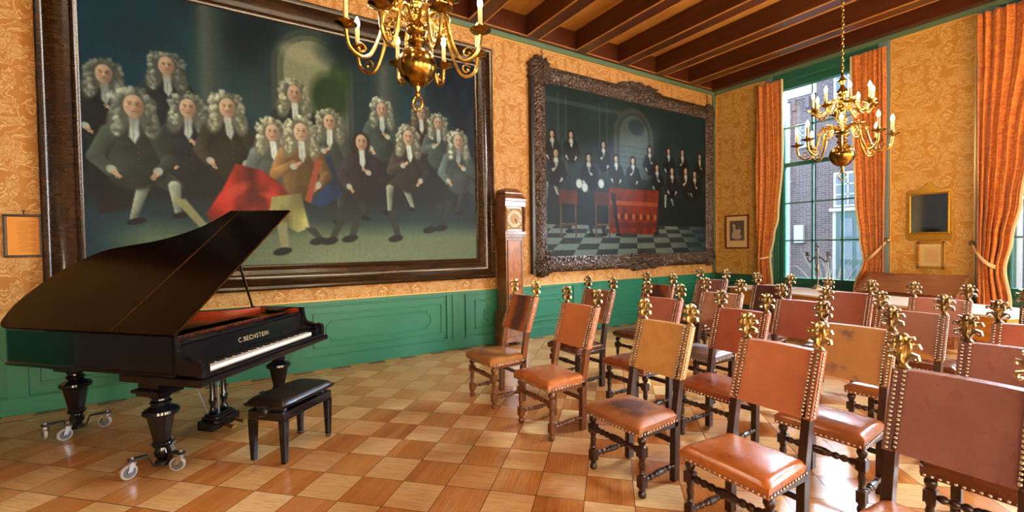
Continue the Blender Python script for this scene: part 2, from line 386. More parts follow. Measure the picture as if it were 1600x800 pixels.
# windows with green reveals, sashes, bars and panes
t = NT('window glass'); tr = t.new('ShaderNodeBsdfTransparent'); gl = t.new('ShaderNodeBsdfGlossy'); gl.inputs['Roughness'].default_value = .02
mx = t.new('ShaderNodeMixShader'); lw = t.new('ShaderNodeFresnel'); lw.inputs[0].default_value = 1.45
tr.inputs[0].default_value = (.93, .97, 1, 1)
t.l.new(lw.outputs[0], mx.inputs[0]); t.l.new(tr.outputs[0], mx.inputs[1]); t.l.new(gl.outputs[0], mx.inputs[2]); t.l.new(mx.outputs[0], t.out.inputs[0]); M_glass = t.m
M_sash = plain('teal painted sash', '4E8480', .35, var=.1)
M_sashd = plain('deep green sash frame', '28604F', .35, var=.1)
def window(i, a, b):   # y from a (lower) to b
    m = MB()
    m.bb(-.03, .28, b-.03, b, .62, 4.62).bb(-.03, .28, a, a+.03, .62, 4.62).bb(-.03, .28, a, b, 4.58, 4.62).bb(-.09, .28, a, b, .60, .66)
    m.bb(.13, .27, b-.11, b-.03, .66, 4.58).bb(.13, .27, a+.03, a+.11, .66, 4.58).bb(.13, .27, a, b, 4.46, 4.58).bb(.12, .27, a, b, .66, .80)
    m.bb(.16, .26, a, b, 2.965, 3.035).bb(.02, .05, b-.06, b-.03, .66, 4.5)
    m.bb(-.045, 0, a-.02, b+.02, 4.56, 4.715)
    o = struct('window_%d' % i, m, M_sashd, smooth=False, bevel=.004)
    ya, yb = a+.11, b-.11; n = 3; st = (yb-ya)/n; bars = MB()
    for k in (1, 2): bars.bb(.185, .225, yb-st*k-.015, yb-st*k+.015, .78, 4.48)
    for z in (1.52, 2.25, 3.72): bars.bb(.185, .225, ya, yb, z-.013, z+.013)
    struct('sash_bar', bars, M_sash, o, smooth=False)
    struct('pane', MB().bb(.202, .208, ya-.01, yb+.01, .79, 4.47), M_glass, o, smooth=False)
window(1, -2.98, -1.3); window(2, -6.2, -4.33); window(3, -9.2, -7.5)

# ================================================================ STREET OUTSIDE
def brick(name, c1, c2, mortar):
    t = NT(name); xyz = t.sep(t.co()); b = t.new('ShaderNodeTexBrick')
    t.put(b.inputs['Vector'], t.comb(xyz[1], xyz[2])); b.inputs['Scale'].default_value = 1; b.inputs['Brick Width'].default_value = .22; b.inputs['Row Height'].default_value = .07
    b.inputs['Mortar Size'].default_value = .006; t.put(b.inputs['Color1'], hexc(c1)); t.put(b.inputs['Color2'], hexc(c2)); t.put(b.inputs['Mortar'], hexc(mortar))
    n = t.noise(t.co(), 1.3, 4)
    return t.done(t.mix(t.math('MULTIPLY', n, .4), b.outputs[0], hexc('3A3038')), .85)
M_brick = brick('weathered brick', '4A464C', '37343C', '6A6A72')
M_brick2 = brick('dark weathered brick', '443E44', '302C34', '60606A')
M_pave = plain('street paving', '5A5A5E', .8, var=.2, scale=3)
M_wwood = plain('white painted wood', '7C8288', .5, var=.05)
M_teal = plain('dark teal door', '123A3C', .35, var=.15)
M_dglass = plain('dark street glass', '3A4A5A', .08, var=.4, scale=2)
struct('ground', MB().bb(.45, 30, -20, 24, -.5, -.3), M_pave, smooth=False)
f = MB().bb(7, 9, 1.02, 16, -.3, 6.2).bb(6.96, 9, 1.02, 16, 6.2, 6.32)
for k in range(14): f.bb(6.9, 7, 1.15+k*.42, 1.27+k*.42, 5.85, 6.2)
bl = obj('brick_building', f, M_brick, smooth=False); tag(bl, 'lower brick building with a toothed cornice seen across the street', 'building')
def fwin(par, y0, y1, z0, z1, nv=1, nh=2):
    m = MB().bb(6.9, 7.02, y0-.07, y1+.07, z0-.07, z1+.07); fr = obj('window_frame', m, M_wwood, par, smooth=False)
    obj('window_glass', MB().bb(6.885, 6.905, y0, y1, z0, z1), M_dglass, fr, smooth=False)
    bb = MB()
    for k in range(1, nv+1): q = y0+(y1-y0)*k/(nv+1); bb.bb(6.86, 6.89, q-.02, q+.02, z0, z1)
    for k in range(1, nh+1): q = z0+(z1-z0)*k/(nh+1); bb.bb(6.86, 6.89, y0, y1, q-.02, q+.02)
    obj('glazing_bar', bb, M_wwood, fr, smooth=False)
fwin(bl, 1.28, 1.5, 4.65, 5.3, 1, 3); fwin(bl, 4.0, 5.0, 2.5, 4.6, 1, 2)
obj('utility_box', MB().bb(6.85, 7, 1.3, 1.6, 1.45, 2.05), M_wwood, bl, smooth=False, bevel=.02)
b2 = obj('brick_house', MB().bb(7, 9, -16, .98, -.3, 9.5).bb(6.95, 7.02, -16, .98, -.3, .2), M_brick2, smooth=False)
tag(b2, 'tall brick house with white framed windows and teal door across the street', 'building')
for y0 in (-.62, -3.4, -6.0, -8.6):
    fwin(b2, y0, y0+1.0, 2.62, 3.55, 2, 2); fwin(b2, y0, y0+1.0, 5.6, 7.3, 2, 3)
    d = obj('door_surround', MB().bb(6.92, 7.02, y0-.1, y0+1.1, -.1, 2.52).bb(6.8, 7.0, y0-.15, y0+1.15, 2.42, 2.52), M_wwood, b2, smooth=False)
    dd = obj('street_door', MB().bb(6.9, 6.93, y0, y0+1.0, -.1, 2.4), M_teal, d, smooth=False)
    pn = MB()
    for k in range(3): pn.bb(6.885, 6.9, y0+.12, y0+.45, .2+k*.72, .75+k*.72).bb(6.885, 6.9, y0+.55, y0+.88, .2+k*.72, .75+k*.72)
    obj('door_panel', pn, M_dglass, d, smooth=False)
pp = MB().tube([(6.80, 1.72, -.3), (6.80, 1.72, 6.1)], .05, 10)
for z in (1.0, 2.6, 4.2, 5.6): pp.lathe([(.065, 0), (.065, .06)], (6.80, 1.72, z), n=10)
for z in (1.5, 3.5): pp.bb(6.9, 7.0, 1.69, 1.75, z, z+.04)
obj('drain_pipe', pp, plain('pale lead pipe', '7C848E', .5), bl)
random.seed(5); tw = MB()
for k in range(34):
    a = random.uniform(-.9, .9); b = random.uniform(-.7, .9); h = random.uniform(.6, 1.4); pts = []
    for q in range(6):
        s_ = q/5; pts.append((5.9+a*s_*.8+random.uniform(-.04, .04), .1+b*s_+random.uniform(-.05, .05), -.3+h*s_*1.2))
    tw.tube(pts, [.014*(1-.8*q/5) for q in range(6)], 5)
tag(obj('bare_shrub', tw, plain('pale bark', '7E7468', .8)), 'bare twiggy shrub growing on the street outside the window', 'shrub')

# ================================================================ PAINTINGS
class Paint:
    def __init__(s, w, h, nx, ny):
        s.w, s.h, s.nx, s.ny = w, h, nx, ny
        s.X, s.Y = np.meshgrid(np.linspace(0, w, nx), np.linspace(0, h, ny)); s.c = np.zeros((ny, nx, 3)); s.rng = np.random.RandomState(3)
    def nz(s, sx, sy, seed):
        r = np.random.RandomState(seed); a = r.rand(sy+2, sx+2); gx = s.X/s.w*sx; gy = s.Y/s.h*sy
        i = gx.astype(int); j = gy.astype(int); fx = gx-i; fy = gy-j; fx = fx*fx*(3-2*fx); fy = fy*fy*(3-2*fy)
        return (a[j, i]*(1-fx)+a[j, i+1]*fx)*(1-fy)+(a[j+1, i]*(1-fx)+a[j+1, i+1]*fx)*fy
    def blend(s, m, col, al=1.):
        m = np.clip(m, 0, 1)[..., None]*al; s.c = s.c*(1-m)+np.array(col)*m
    def h3(s, h): return np.array([int(h[i:i+2], 16)/255 for i in (0, 2, 4)])
    def ell(s, x, y, rx, ry, col, soft=.15, rot=0., al=1., shade=0.):
        dx, dy = s.X-x, s.Y-y; c, n = math.cos(rot), math.sin(rot); a = (dx*c+dy*n)/rx; b = (-dx*n+dy*c)/ry
        d = np.sqrt(a*a+b*b); m = np.clip((1-d)/soft+.5, 0, 1); col = s.h3(col) if isinstance(col, str) else np.array(col)
        cc = col[None, None, :]*(1-shade*np.clip(a*.7+b*.4, -1, 1))[..., None]
        m = m[..., None]*al; s.c = s.c*(1-m)+np.clip(cc, 0, 1)*m
    def poly(s, pts, col, soft=.012, al=1., fold=0., seed=1):
        d = np.full(s.X.shape, 1e9); ins = np.zeros(s.X.shape, bool); n = len(pts)
        for i in range(n):
            x0, y0 = pts[i]; x1, y1 = pts[(i+1) % n]; dx, dy = x1-x0, y1-y0
            t = np.clip(((s.X-x0)*dx+(s.Y-y0)*dy)/(dx*dx+dy*dy+1e-9), 0, 1); d = np.minimum(d, np.hypot(s.X-x0-t*dx, s.Y-y0-t*dy))
            cond = (y0 > s.Y) != (y1 > s.Y); xi = x0+(s.Y-y0)*dx/(dy if dy else 1e-9); ins ^= cond & (s.X < xi)
        sd = np.where(ins, d, -d); m = np.clip(sd/soft+.5, 0, 1); col = s.h3(col) if isinstance(col, str) else np.array(col)
        cc = col[None, None, :]*(1+fold*(s.nz(int(s.w*9), int(s.h*4), seed)-.5)*2)[..., None]
        m = m[..., None]*al; s.c = s.c*(1-m)+np.clip(cc, 0, 1)*m
    def make(s, name, mat, parent, x0, ztop, y):
        lc = np.where(s.c <= .04045, s.c/12.92, ((np.clip(s.c, 0, 1)+.055)/1.055)**2.4)
        n = s.nx*s.ny; lc = lc*np.array([.58, .76, .86])[None, None, :]; V = np.stack([x0+s.X, np.full_like(s.X, y), ztop-s.Y], -1).reshape(-1, 3)
        i = np.arange(s.nx-1)[None, :]+np.arange(s.ny-1)[:, None]*s.nx; F = np.stack([i, i+s.nx, i+s.nx+1, i+1], -1).reshape(-1, 4)
        me = bpy.data.meshes.new(name); me.vertices.add(n); me.vertices.foreach_set('co', V.ravel())
        me.loops.add(F.size); me.loops.foreach_set('vertex_index', F.ravel()); me.polygons.add(len(F)); me.polygons.foreach_set('loop_start', np.arange(len(F))*4)
        me.update(calc_edges=True); me.validate()
        a = me.color_attributes.new('paint', 'FLOAT_COLOR', 'POINT'); a.data.foreach_set('color', np.concatenate([lc.reshape(-1, 3), np.ones((n, 1))], 1).ravel())
        me.materials.append(mat); o = bpy.data.objects.new(name, me); C.objects.link(o); o.parent = parent; return o
t = NT('oil on canvas'); at = t.new('ShaderNodeAttribute', attribute_name='paint'); nn = t.noise(t.map(t.co(), (1, 1, 1)), 160, 2); t.bump(nn, .12, .002)
vs_ = t.noise(t.co(), 25, 4); M_canvas = t.done(t.mix(t.math('MULTIPLY', vs_, .45), at.outputs[0], (.0, .0, .0)), .5, spec=.18)

def stroke(p, x0, y0, x1, y1, r0, r1, col, sh=.3, al=1.):
    dx, dy = x1-x0, y1-y0; t_ = np.clip(((p.X-x0)*dx+(p.Y-y0)*dy)/(dx*dx+dy*dy+1e-9), 0, 1); qx, qy = p.X-x0-t_*dx, p.Y-y0-t_*dy
    r_ = r0+(r1-r0)*t_; d = np.hypot(qx, qy)/r_; m = np.clip((1-d)/.22+.5, 0, 1)[..., None]*al; col = p.h3(col) if isinstance(col, str) else np.array(col)
    f = 1-sh*np.clip((qx*.75+qy*.6)/r_, -1, 1); nz = 1+.35*(p.nz(40, 26, 77)-.5); p.c = p.c*(1-m)+np.clip(col[None, None, :]*(f*nz)[..., None], 0, 1)*m
def hand(p, x, y, k, a, col='C69E7E'):
    p.ell(x-.30*k*math.cos(a), y-.30*k*math.sin(a), .34*k, .30*k, 'B4B6AA', .35, a)
    p.ell(x, y, .30*k, .19*k, col, .3, a, 1, .25)
    for q in range(4): a2 = a+(q-1.5)*.24; stroke(p, x+.15*k*math.cos(a2), y+.15*k*math.sin(a2), x+(.52-.05*abs(q-1))*k*math.cos(a2), y+(.52-.05*abs(q-1))*k*math.sin(a2), .055*k, .035*k, col, .2)
def bigman(p, x, y, k, coat, wig, face='C9A184', lean=0., hand_=True, full=False, gaz=0., rs=0):
    """a generic bewigged sitter, head centre x,y ; k = head half-height"""
    R = random.Random(rs*17+3); sd = 1 if rs % 2 else -1; cc = p.h3(coat); hi = np.clip(cc*1.35+.02, 0, 1)
    if full:
        kx, ky = x+sd*1.4*k, y+6.2*k; st = '8E927E' if rs % 3 else '2A302C'
        for o_, sc_ in ((-.7, 1), (.8, .94)):
            stroke(p, x+o_*.9*k, y+5.0*k, kx+o_*1.3*k, ky, .85*k, .62*k, coat, .4); stroke(p, kx+o_*1.3*k, ky, kx+o_*1.9*k-sd*.3*k, y+8.9*k*sc_, .42*k, .22*k, st, .4)
            p.ell(kx+o_*1.9*k-sd*.1*k, y+9.1*k*sc_, .62*k, .26*k, '0A0D10', .3, -.25*sd)
    stroke(p, x, y+2.6*k, x+lean*k, y+5.0*k, 1.45*k, 1.65*k, coat, .35); p.ell(x, y+2.1*k, 1.75*k, .85*k, coat, .4, 0, 1, .3)
    for s_ in (-1, 1):
        ex, ey = x+s_*2.25*k+lean*k, y+4.2*k; stroke(p, x+s_*1.45*k, y+2.3*k, ex, ey, .62*k, .52*k, hi if s_ < 0 else cc, .35)
        if hand_:
            up = (rs+s_) % 3; hx, hy = (x+s_*.7*k, y+(3.3-.1*up)*k) if up == 1 else (x+s_*1.5*k, y+5.3*k); stroke(p, ex, ey, hx, hy, .50*k, .36*k, hi if s_ < 0 else cc, .35)
            hand(p, hx-s_*.25*k, hy+.05*k, k, math.atan2(hy-ey, hx-ex))
    for q in range(6): p.ell(x+.28*k+lean*k*.2*q, y+(2.2+.5*q)*k, .06*k, .06*k, '7A7058', .5, 0, .5)
    if wig:
        w0 = p.h3(wig)
        p.ell(x, y+.1*k, 1.35*k, 1.35*k, np.clip(w0*.55, 0, 1), .3); 
        for s_ in (-1, 1): p.ell(x+s_*1.0*k, y+1.35*k, .62*k, 1.15*k, np.clip(w0*.6, 0, 1), .4, -s_*.15)
        for q in range(70):
            s_ = R.choice((-1, 1)); t_ = R.random(); rad = R.uniform(.85, 1.3)
            if t_ < .45: a = R.uniform(0, PI); xx, yy = x+rad*1.12*k*math.cos(a), y-.05*k-rad*1.05*k*math.sin(a)
            else: xx, yy = x+s_*rad*1.02*k, y+R.uniform(-.1, 2.3)*k
            f = R.uniform(.6, 1.18)*(1.08 if xx < x else .82); p.ell(xx, yy, .17*k, .24*k, np.clip(w0*f, 0, 1), .7, R.uniform(-1, 1), .8, .4)
    else:
        p.ell(x, y+.25*k, .95*k, 1.35*k, '2A1D14', .3)
    p.ell(x, y+1.1*k, .36*k, .5*k, '8A6650', .3)
    p.ell(x, y+.08*k, .62*k, .90*k, face, .14, 0, 1, .25)
    p.ell(x+.34*k+gaz*k, y+.15*k, .24*k, .62*k, '7A4E38', .8, 0, .38); p.ell(x-.1*k+gaz*k, y-.45*k, .36*k, .22*k, 'E2BE9C', .9, 0, .45)
    for s_ in (-1, 1):
        ex = x+s_*.23*k+gaz*k; p.ell(ex, y-.06*k, .13*k, .075*k, '8E6650', .6, 0, .7); p.ell(ex, y-.06*k, .075*k, .05*k, '1E120E', .5, 0, .9); p.ell(ex, y-.22*k, .15*k, .035*k, '4A3022', .6, -s_*.1, .7); p.ell(x+s_*.34*k, y+.25*k, .15*k, .12*k, 'C27C62', .9, 0, .4)
    stroke(p, x-.01*k+gaz*k, y-.1*k, x+.04*k+gaz*k, y+.2*k, .035*k, .07*k, 'DDB494', .3, .7); p.ell(x+gaz*k+.02*k, y+.29*k, .11*k, .035*k, '7A4A3A', .6, 0, .7); p.ell(x+gaz*k, y+.48*k, .17*k, .05*k, '8E3C34', .5, 0, .85); p.ell(x+gaz*k, y+.62*k, .14*k, .05*k, '9A6C54', .6, 0, .4)
    p.poly([(x-.26*k, y+.95*k), (x+.26*k, y+.95*k), (x+.40*k+lean*k, y+2.3*k), (x+.12*k+lean*k, y+3.0*k), (x-.22*k+lean*k, y+2.5*k)], 'C3C6BC', .02, .95, .35, rs+1)
    stroke(p, x-.05*k, y+1.1*k, x+.05*k+lean*k, y+2.7*k, .03*k, .05*k, '7E8480', .2, .6)

M_f1 = M_frame1
def frame_ring(x0, x1, z0, z1, prof):
    """moulded frame swept round a rectangle on the painting wall; prof = (inset, height off wall)"""
    m = MB(); n = len(prof); V = []
    for t_, d in prof: V += [(x0+t_, -d, z0+t_), (x1-t_, -d, z0+t_), (x1-t_, -d, z1-t_), (x0+t_, -d, z1-t_)]
    return m.add(V, [(i*4+k, i*4+(k+1) % 4, (i+1)*4+(k+1) % 4, (i+1)*4+k) for i in range(n-1) for k in range(4)])
# --- large painting of seated gentlemen
W1, H1 = 4.42, 2.97
P = Paint(W1, H1, 430, 290)
n1 = P.nz(9, 6, 1); n2 = P.nz(30, 20, 2); u = P.X/W1; v = P.Y/H1
base = np.array([18, 46, 54])/255; P.c[:] = base*(.75+.5*n1+.15*n2)[..., None]
P.blend(np.clip((.30-u)/.3, 0, 1)*.5, P.h3('0E3E52')); P.blend(np.clip(1-np.abs(u-.5)/.4, 0, 1)*.35, P.h3('3C4636'))
P.blend(np.clip((v-.80)/.08, 0, 1)*np.clip((u-.02)/.1, 0, 1), P.h3('7E8460'), .85); P.blend(np.clip((v-.86)/.1, 0, 1)*np.clip(1-abs(u-.55)/.5, 0, 1), P.h3('969A74'), .6)
for cx, cw in ((.25, .045), (.69, .05), (.80, .03)):
    P.blend(np.clip(1-np.abs(u-cx)/cw, 0, 1)*(v < .55), P.h3('56564C'), .75); P.blend(np.clip(1-np.abs(u-cx+.01)/cw*2.4, 0, 1)*(v < .55), P.h3('7A7668'), .35)
def arch(cx, top, hw, bot, col):
    pts = [((cx-hw)*W1, bot*H1)]+[((cx-hw*math.cos(a))*W1, (top+hw*W1/H1)*H1-hw*W1*math.sin(a)) for a in np.linspace(0, PI, 14)]+[((cx+hw)*W1, bot*H1)]; P.poly(pts, col)
arch(.49, .03, .105, .5, '3E4640'); arch(.49, .055, .09, .5, '5C6250'); arch(.49, .075, .075, .48, '8E8B6C')
P.ell(.46*W1, .14*H1, .22, .1, 'B0A482', .8, .2, .7); P.ell(.53*W1, .30*H1, .22, .30, '1E3418', .5, 0, .95); P.ell(.45*W1, .38*H1, .2, .16, '2A4420', .6, 0, .9); P.ell(.56*W1, .2*H1, .13, .2, '26401E', .5, 0, .8)
for xx, zz, aa in ((.9, .12, .5), (.97, .3, .1), (.62, .05, 1.2), (.35, .05, .3)): P.ell(xx*W1, zz*H1, .25, .5, '0A1C26', .6, aa, .9)
P.poly([(.84*W1, 0), (1*W1, 0), (1*W1, .55*H1), (.95*W1, .5*H1), (.90*W1, .28*H1)], '071624', .05, .9, .5, 4)
P.poly([(.03*W1, .52*H1), (.09*W1, .5*H1), (.10*W1, .78*H1), (.035*W1, .8*H1)], '3A1A26', .02, .8, .5, 9)
P.poly([(.20*W1, .60*H1), (.30*W1, .59*H1), (.31*W1, .72*H1), (.21*W1, .72*H1)], '4E241A', .03, .9, .5, 5)
P.blend(np.clip((v-.40-.10*np.abs(u-.5))/.12, 0, 1)*np.clip((.80-v)/.08, 0, 1)*np.clip((.99-u)/.05, 0, 1), P.h3('0E171A'), .85)
dk = ['141B1E', '1A2224', '2C2E26', '22262A', '33302A']
for i, (a, b, k, c, wg) in enumerate([(.052, .33, .105, dk[0], '8E9080'), (.165, .27, .11, dk[1], '8C8E7E'), (.44, .30, .12, '10161A', 'B4AE92'), (.676, .31, .105, '34403A', 'B2B09A'), (.80, .30, .095, '3A2420', '8A7862'), (.857, .335, .1, '3A423E', 'B4AE96')]): bigman(P, a*W1, b*H1, k, c, wg, 'B8967C', 0, i != 2, rs=i)
for i, (a, b, k, c, wg, fl) in enumerate([(.204, .41, .115, '20262A', 'A2A290', 0), (.285, .39, .12, '2A2420', 'B6B296', 0), (.528, .395, .11, '3E463E', 'A8A48A', 0), (.385, .465, .115, '48504C', 'C2BC9E', 1), (.102, .425, .13, '343A34', 'A2A492', 1), (.757, .42, .115, '2E2622', 'B2AC90', 1), (.927, .41, .115, '3E4644', 'BAB6A0', 1)]): bigman(P, a*W1, b*H1, k, c, wg, 'C8A286', .1*(1 if i % 2 else -1), True, fl, rs=i+9)
P.poly([(.30*W1, .60*H1), (.36*W1, .62*H1), (.43*W1, .70*H1), (.44*W1, .80*H1), (.36*W1, .82*H1), (.29*W1, .80*H1), (.25*W1, .84*H1), (.235*W1, .79*H1), (.27*W1, .70*H1)], 'A2281E', .02, 1, .45, 21)
P.ell(.30*W1, .70*H1, .14, .06, 'D8503C', .7, -.6, .7); P.ell(.38*W1, .72*H1, .12, .04, 'D04434', .7, .3, .7)
bigman(P, .615*W1, .465*H1, .115, '241C22', None, 'C09A80', 0, True, True, rs=30)
P.poly([(.45*W1, .56*H1), (.53*W1, .54*H1), (.56*W1, .70*H1), (.50*W1, .76*H1), (.43*W1, .70*H1)], '0E2E50', .02, 1, .4, 6)
bigman(P, .454*W1, .45*H1, .125, '6E4E2C', 'C6BE9E', 'D0AA8C', 0, True, False, rs=32)
P.poly([(.38*W1, .72*H1), (.45*W1, .70*H1), (.47*W1, .84*H1), (.44*W1, .86*H1), (.37*W1, .80*H1)], 'A89A5E', .02, 1, .4, 8); P.poly([(.49*W1, .56*H1), (.505*W1, .56*H1), (.475*W1, .74*H1), (.46*W1, .73*H1)], 'A84A34')
for a, b, c, d in ((.40, .82, .41, .93), (.47, .84, .50, .89), (.56, .78, .53, .89), (.70, .76, .72, .88), (.86, .72, .83, .84), (.89, .70, .87, .83), (.18, .74, .26, .90), (.60, .78, .585, .88)):
    P.poly([((a-.012)*W1, b*H1), ((a+.014)*W1, b*H1), ((c+.008)*W1, d*H1), ((c-.01)*W1, d*H1)], '2A302C' if a > .45 else 'A89A6C', .02, .9); P.ell((c-.008)*W1, (d+.006)*H1, .10, .045, '0B0F12', .3, -.2)
P.blend(np.clip((.04-np.minimum(np.minimum(u, 1-u)*W1, np.minimum(v, 1-v)*H1))/.06, 0, 1), P.h3('08161C'), .6)
p1 = thing('group_portrait', 'huge painting of men in pale wigs, in a broad plain frame above the piano', 'painting', (-8.12, 0, 1.02))
prof1 = [(0, 0), (0, .085), (.02, .10), (.045, .085), (.06, .07), (.085, .085), (.12, .105), (.16, .10), (.20, .075), (.235, .055), (.245, .07), (.26, .075), (.27, .06), (.285, .055), (.30, .03), (.31, .02)]
off1 = (-8.12, 0, 1.02)
obj('frame', frame_ring(-10.57, -5.665, 1.02, 4.46, prof1), M_f1, p1, off=off1, sharp=50)
cv = P.make('canvas', M_canvas, p1, -10.33+8.12, 4.25-1.02, -.035)
# --- second painting
W2, H2 = 4.3, 2.95
P = Paint(W2, H2, 330, 226); u = P.X/W2; v = P.Y/H2; n1 = P.nz(8, 6, 11)
P.c[:] = (np.array([38, 50, 46])/255)*(.8+.4*n1)[..., None]
P.blend(np.clip((u-.6)/.3, 0, 1)*.7, P.h3('163240')); P.blend(np.clip((.12-u)/.12, 0, 1)*.6, P.h3('1C2C30'))
for q in (.06, .1, .28, .32): P.blend(np.clip(1-np.abs(u-q)/.008, 0, 1)*(v > .06)*(v < .5), P.h3('4E5A50'), .6)
P.blend((np.abs(v-.1-.12*0) < .012)*(u < .4), P.h3('55605A'), .5)
def arch2(cx, top, hw, bot, col): P.poly([((cx-hw)*W2, bot*H2)]+[((cx-hw*math.cos(a))*W2, (top+hw*W2/H2)*H2-hw*W2*math.sin(a)) for a in np.linspace(0, PI, 14)]+[((cx+hw)*W2, bot*H2)], col)
arch2(.485, .05, .125, .5, '4C4C42'); arch2(.485, .08, .105, .5, '3A403A'); arch2(.485, .10, .09, .5, '566058'); P.ell(.5*W2, .17*H2, .22, .16, '323C40', .3, 0, .8)
for k in range(5): P.blend((np.abs(v-.30-.035*k) < .006)*(np.abs(u-.485) < .085), P.h3('3C4640'), .5)
# tiled floor drawn in perspective
fl = v > .80; vx, vy = .5, .30; dep = 1/(np.clip(v-vy, .05, 2)); lat = (u-vx)*dep
tl = (np.floor(lat*5.5)+np.floor(dep*11)) % 2
P.c = np.where(fl[..., None], np.where(tl[..., None] > 0, P.h3('6E7468'), P.h3('2E3030')), P.c); P.blend(fl*np.clip((u-.75)/.2, 0, 1), P.h3('1C3440'), .6)
P.blend(np.clip((v-.45)/.2, 0, 1)*(v < .8), P.h3('10181A'), .75)
def man2(x, y, k, full=False, rs=0, light='C8C4B4'):
    bigman(P, x*W2, y*H2, k, '101214', None, 'C29C7C', 0, True, full, rs=rs); P.ell(x*W2, (y)*H2-.3*k, .95*k, .75*k, '1E140E', .3); P.ell(x*W2-.7*k, y*H2+.5*k, .4*k, 1.0*k, '22170F', .4); P.ell(x*W2+.7*k, y*H2+.5*k, .4*k, 1.0*k, '22170F', .4)
    P.ell(x*W2, y*H2+.15*k, .52*k, .72*k, 'C6A082', .2, 0, 1, .2)
    for s_ in (-1, 1): P.ell((x*W2)+s_*.2*k, y*H2+.0*k, .1*k, .05*k, '2A1A14', .6, 0, .8)
    P.ell(x*W2, y*H2+.5*k, .14*k, .05*k, '8E3C34', .5, 0, .7); P.poly([(x*W2-.5*k, y*H2+1.05*k), (x*W2+.5*k, y*H2+1.05*k), (x*W2+.6*k, y*H2+1.9*k), (x*W2-.6*k, y*H2+1.9*k)], light, .02)
for i, (a, b) in enumerate([(.03, .29), (.125, .28), (.30, .31), (.585, .30), (.716, .29), (.816, .285), (.95, .295)]): man2(a, b, .075, rs=i)
for i, (a, b) in enumerate([(.373, .385), (.476, .385), (.634, .41)]): man2(a, b, .078, rs=i+10)
P.poly([(.33*W2, .57*H2), (.645*W2, .565*H2), (.63*W2, .86*H2), (.33*W2, .85*H2)], '78240F', .02, 1, .2, 3)
P.blend((np.abs(v-.66) < .012)*(u > .335)*(u < .635), P.h3('C0622C'), .6); P.blend((np.abs(v-.80) < .014)*(u > .335)*(u < .63), P.h3('5A1E10'), .8)
for k in range(12): P.ell((.36+k*.0235)*W2, .745*H2, .035, .06, 'B86A30' if k % 2 else '4A2410', .4)
for i, (a, b, f_) in enumerate([(.048, .395, 1), (.217, .40, 1), (.739, .42, 1), (.84, .41, 0), (.91, .425, 0)]): man2(a, b, .085, f_, rs=i+20)
for a, b, c, d in ((.27, .62, .30, .86), (.35, .60, .385, .86), (.66, .68, .63, .85), (.12, .70, .11, .84), (.2, .64, .23, .86)): P.poly([((a-.012)*W2, b*H2), ((a+.014)*W2, b*H2), ((c+.008)*W2, d*H2), ((c-.008)*W2, d*H2)], '1A1E20', .02); P.ell(c*W2, d*H2, .08, .03, '08090A', .3)
for a in (.07, .255):
    for da in (0, .075): stroke(P, (a+da)*W2, .66*H2, (a+da)*W2, .87*H2, .022, .018, '5A3A24', .3)
    stroke(P, a*W2, .80*H2, (a+.075)*W2, .80*H2, .015, .015, '5A3A24', .3); P.poly([((a-.01)*W2, .60*H2), ((a+.085)*W2, .60*H2), ((a+.085)*W2, .68*H2), ((a-.01)*W2, .68*H2)], '6A2A18', .02, .9, .3, 5)
for a, b in ((.165, .56), (.195, .58), (.285, .55)): P.ell(a*W2, b*H2, .07, .08, 'D0CCC0', .4)
p2 = thing('group_portrait', 'painting of men in black around a red table, in a carved brown frame', 'painting', (-2.48, 0, 1.03))
P.make('canvas', M_canvas, p2, -4.65+2.48, 4.21-1.03, -.05)
def carved(x0, x1, z0, z1, wd, off):
    m = MB()
    def relief(x, z, t_):
        n = mnoise.noise(Vector((x*27, z*27, 1.7))); r_ = 1-abs(n)*2.6; s_ = math.sin(x*88+z*9+n*5)*math.sin(z*88-x*9+n*5)
        edge = min(1, t_*7, (1-t_)*7)
        base = .055+.05*math.sin(PI*min(1, t_*1.15)) if t_ < .85 else .05
        bead = .012*(math.sin((x+z)*160) > 0)*(abs(t_-.88) < .05)
        return base+edge*(.017*r_+.011*s_)+bead
    L = [((x0, z0), (x1, z0)), ((x1, z0), (x1, z1)), ((x1, z1), (x0, z1)), ((x0, z1), (x0, z0))]; inn = {(x0, z0): (x0+wd, z0+wd), (x1, z0): (x1-wd, z0+wd), (x1, z1): (x1-wd, z1-wd), (x0, z1): (x0+wd, z1-wd)}
    for a, b in L:
        ln = math.hypot(b[0]-a[0], b[1]-a[1]); nu = int(ln/.0095); ia, ib = inn[a], inn[b]
        def fn(s_, t_):
            ox, oz = a[0]+(b[0]-a[0])*s_, a[1]+(b[1]-a[1])*s_; jx, jz = ia[0]+(ib[0]-ia[0])*s_, ia[1]+(ib[1]-ia[1])*s_
            x, z = ox+(jx-ox)*t_, oz+(jz-oz)*t_; d = relief(x, z, t_) if 0 < t_ < 1 else (.0 if t_ == 0 else .03)
            return (x-off[0], -d-off[1], z-off[2])
        m.grid(fn, nu, 30)
    return m
obj('frame', carved(-4.92, -.085, 1.04, 4.44, .28, (-2.48, 0, 1.03)), M_carve, p2, sharp=80)
def cartouche(cx, cz, rx, rz, off, seed):
    m = MB()
    def fn(a, r_):
        an = 2*PI*a; lob = 1+.09*math.cos(an*15+seed)+.06*math.cos(an*7); x = cx+rx*r_*lob*math.cos(an); z = cz+rz*r_*lob*math.sin(an)
        n = mnoise.noise(Vector((x*26, z*26, seed))); s_ = math.sin(x*95+n*6)*math.cos(z*95+n*6)
        d = .05+.085*math.sqrt(max(0, 1-r_*r_))+(.022*(1-abs(n)*2.2)+.014*s_ if r_ < .98 else -.05)
        return (x-off[0], -d-off[1], z-off[2])
    return m.grid(fn, 170, 26, True)
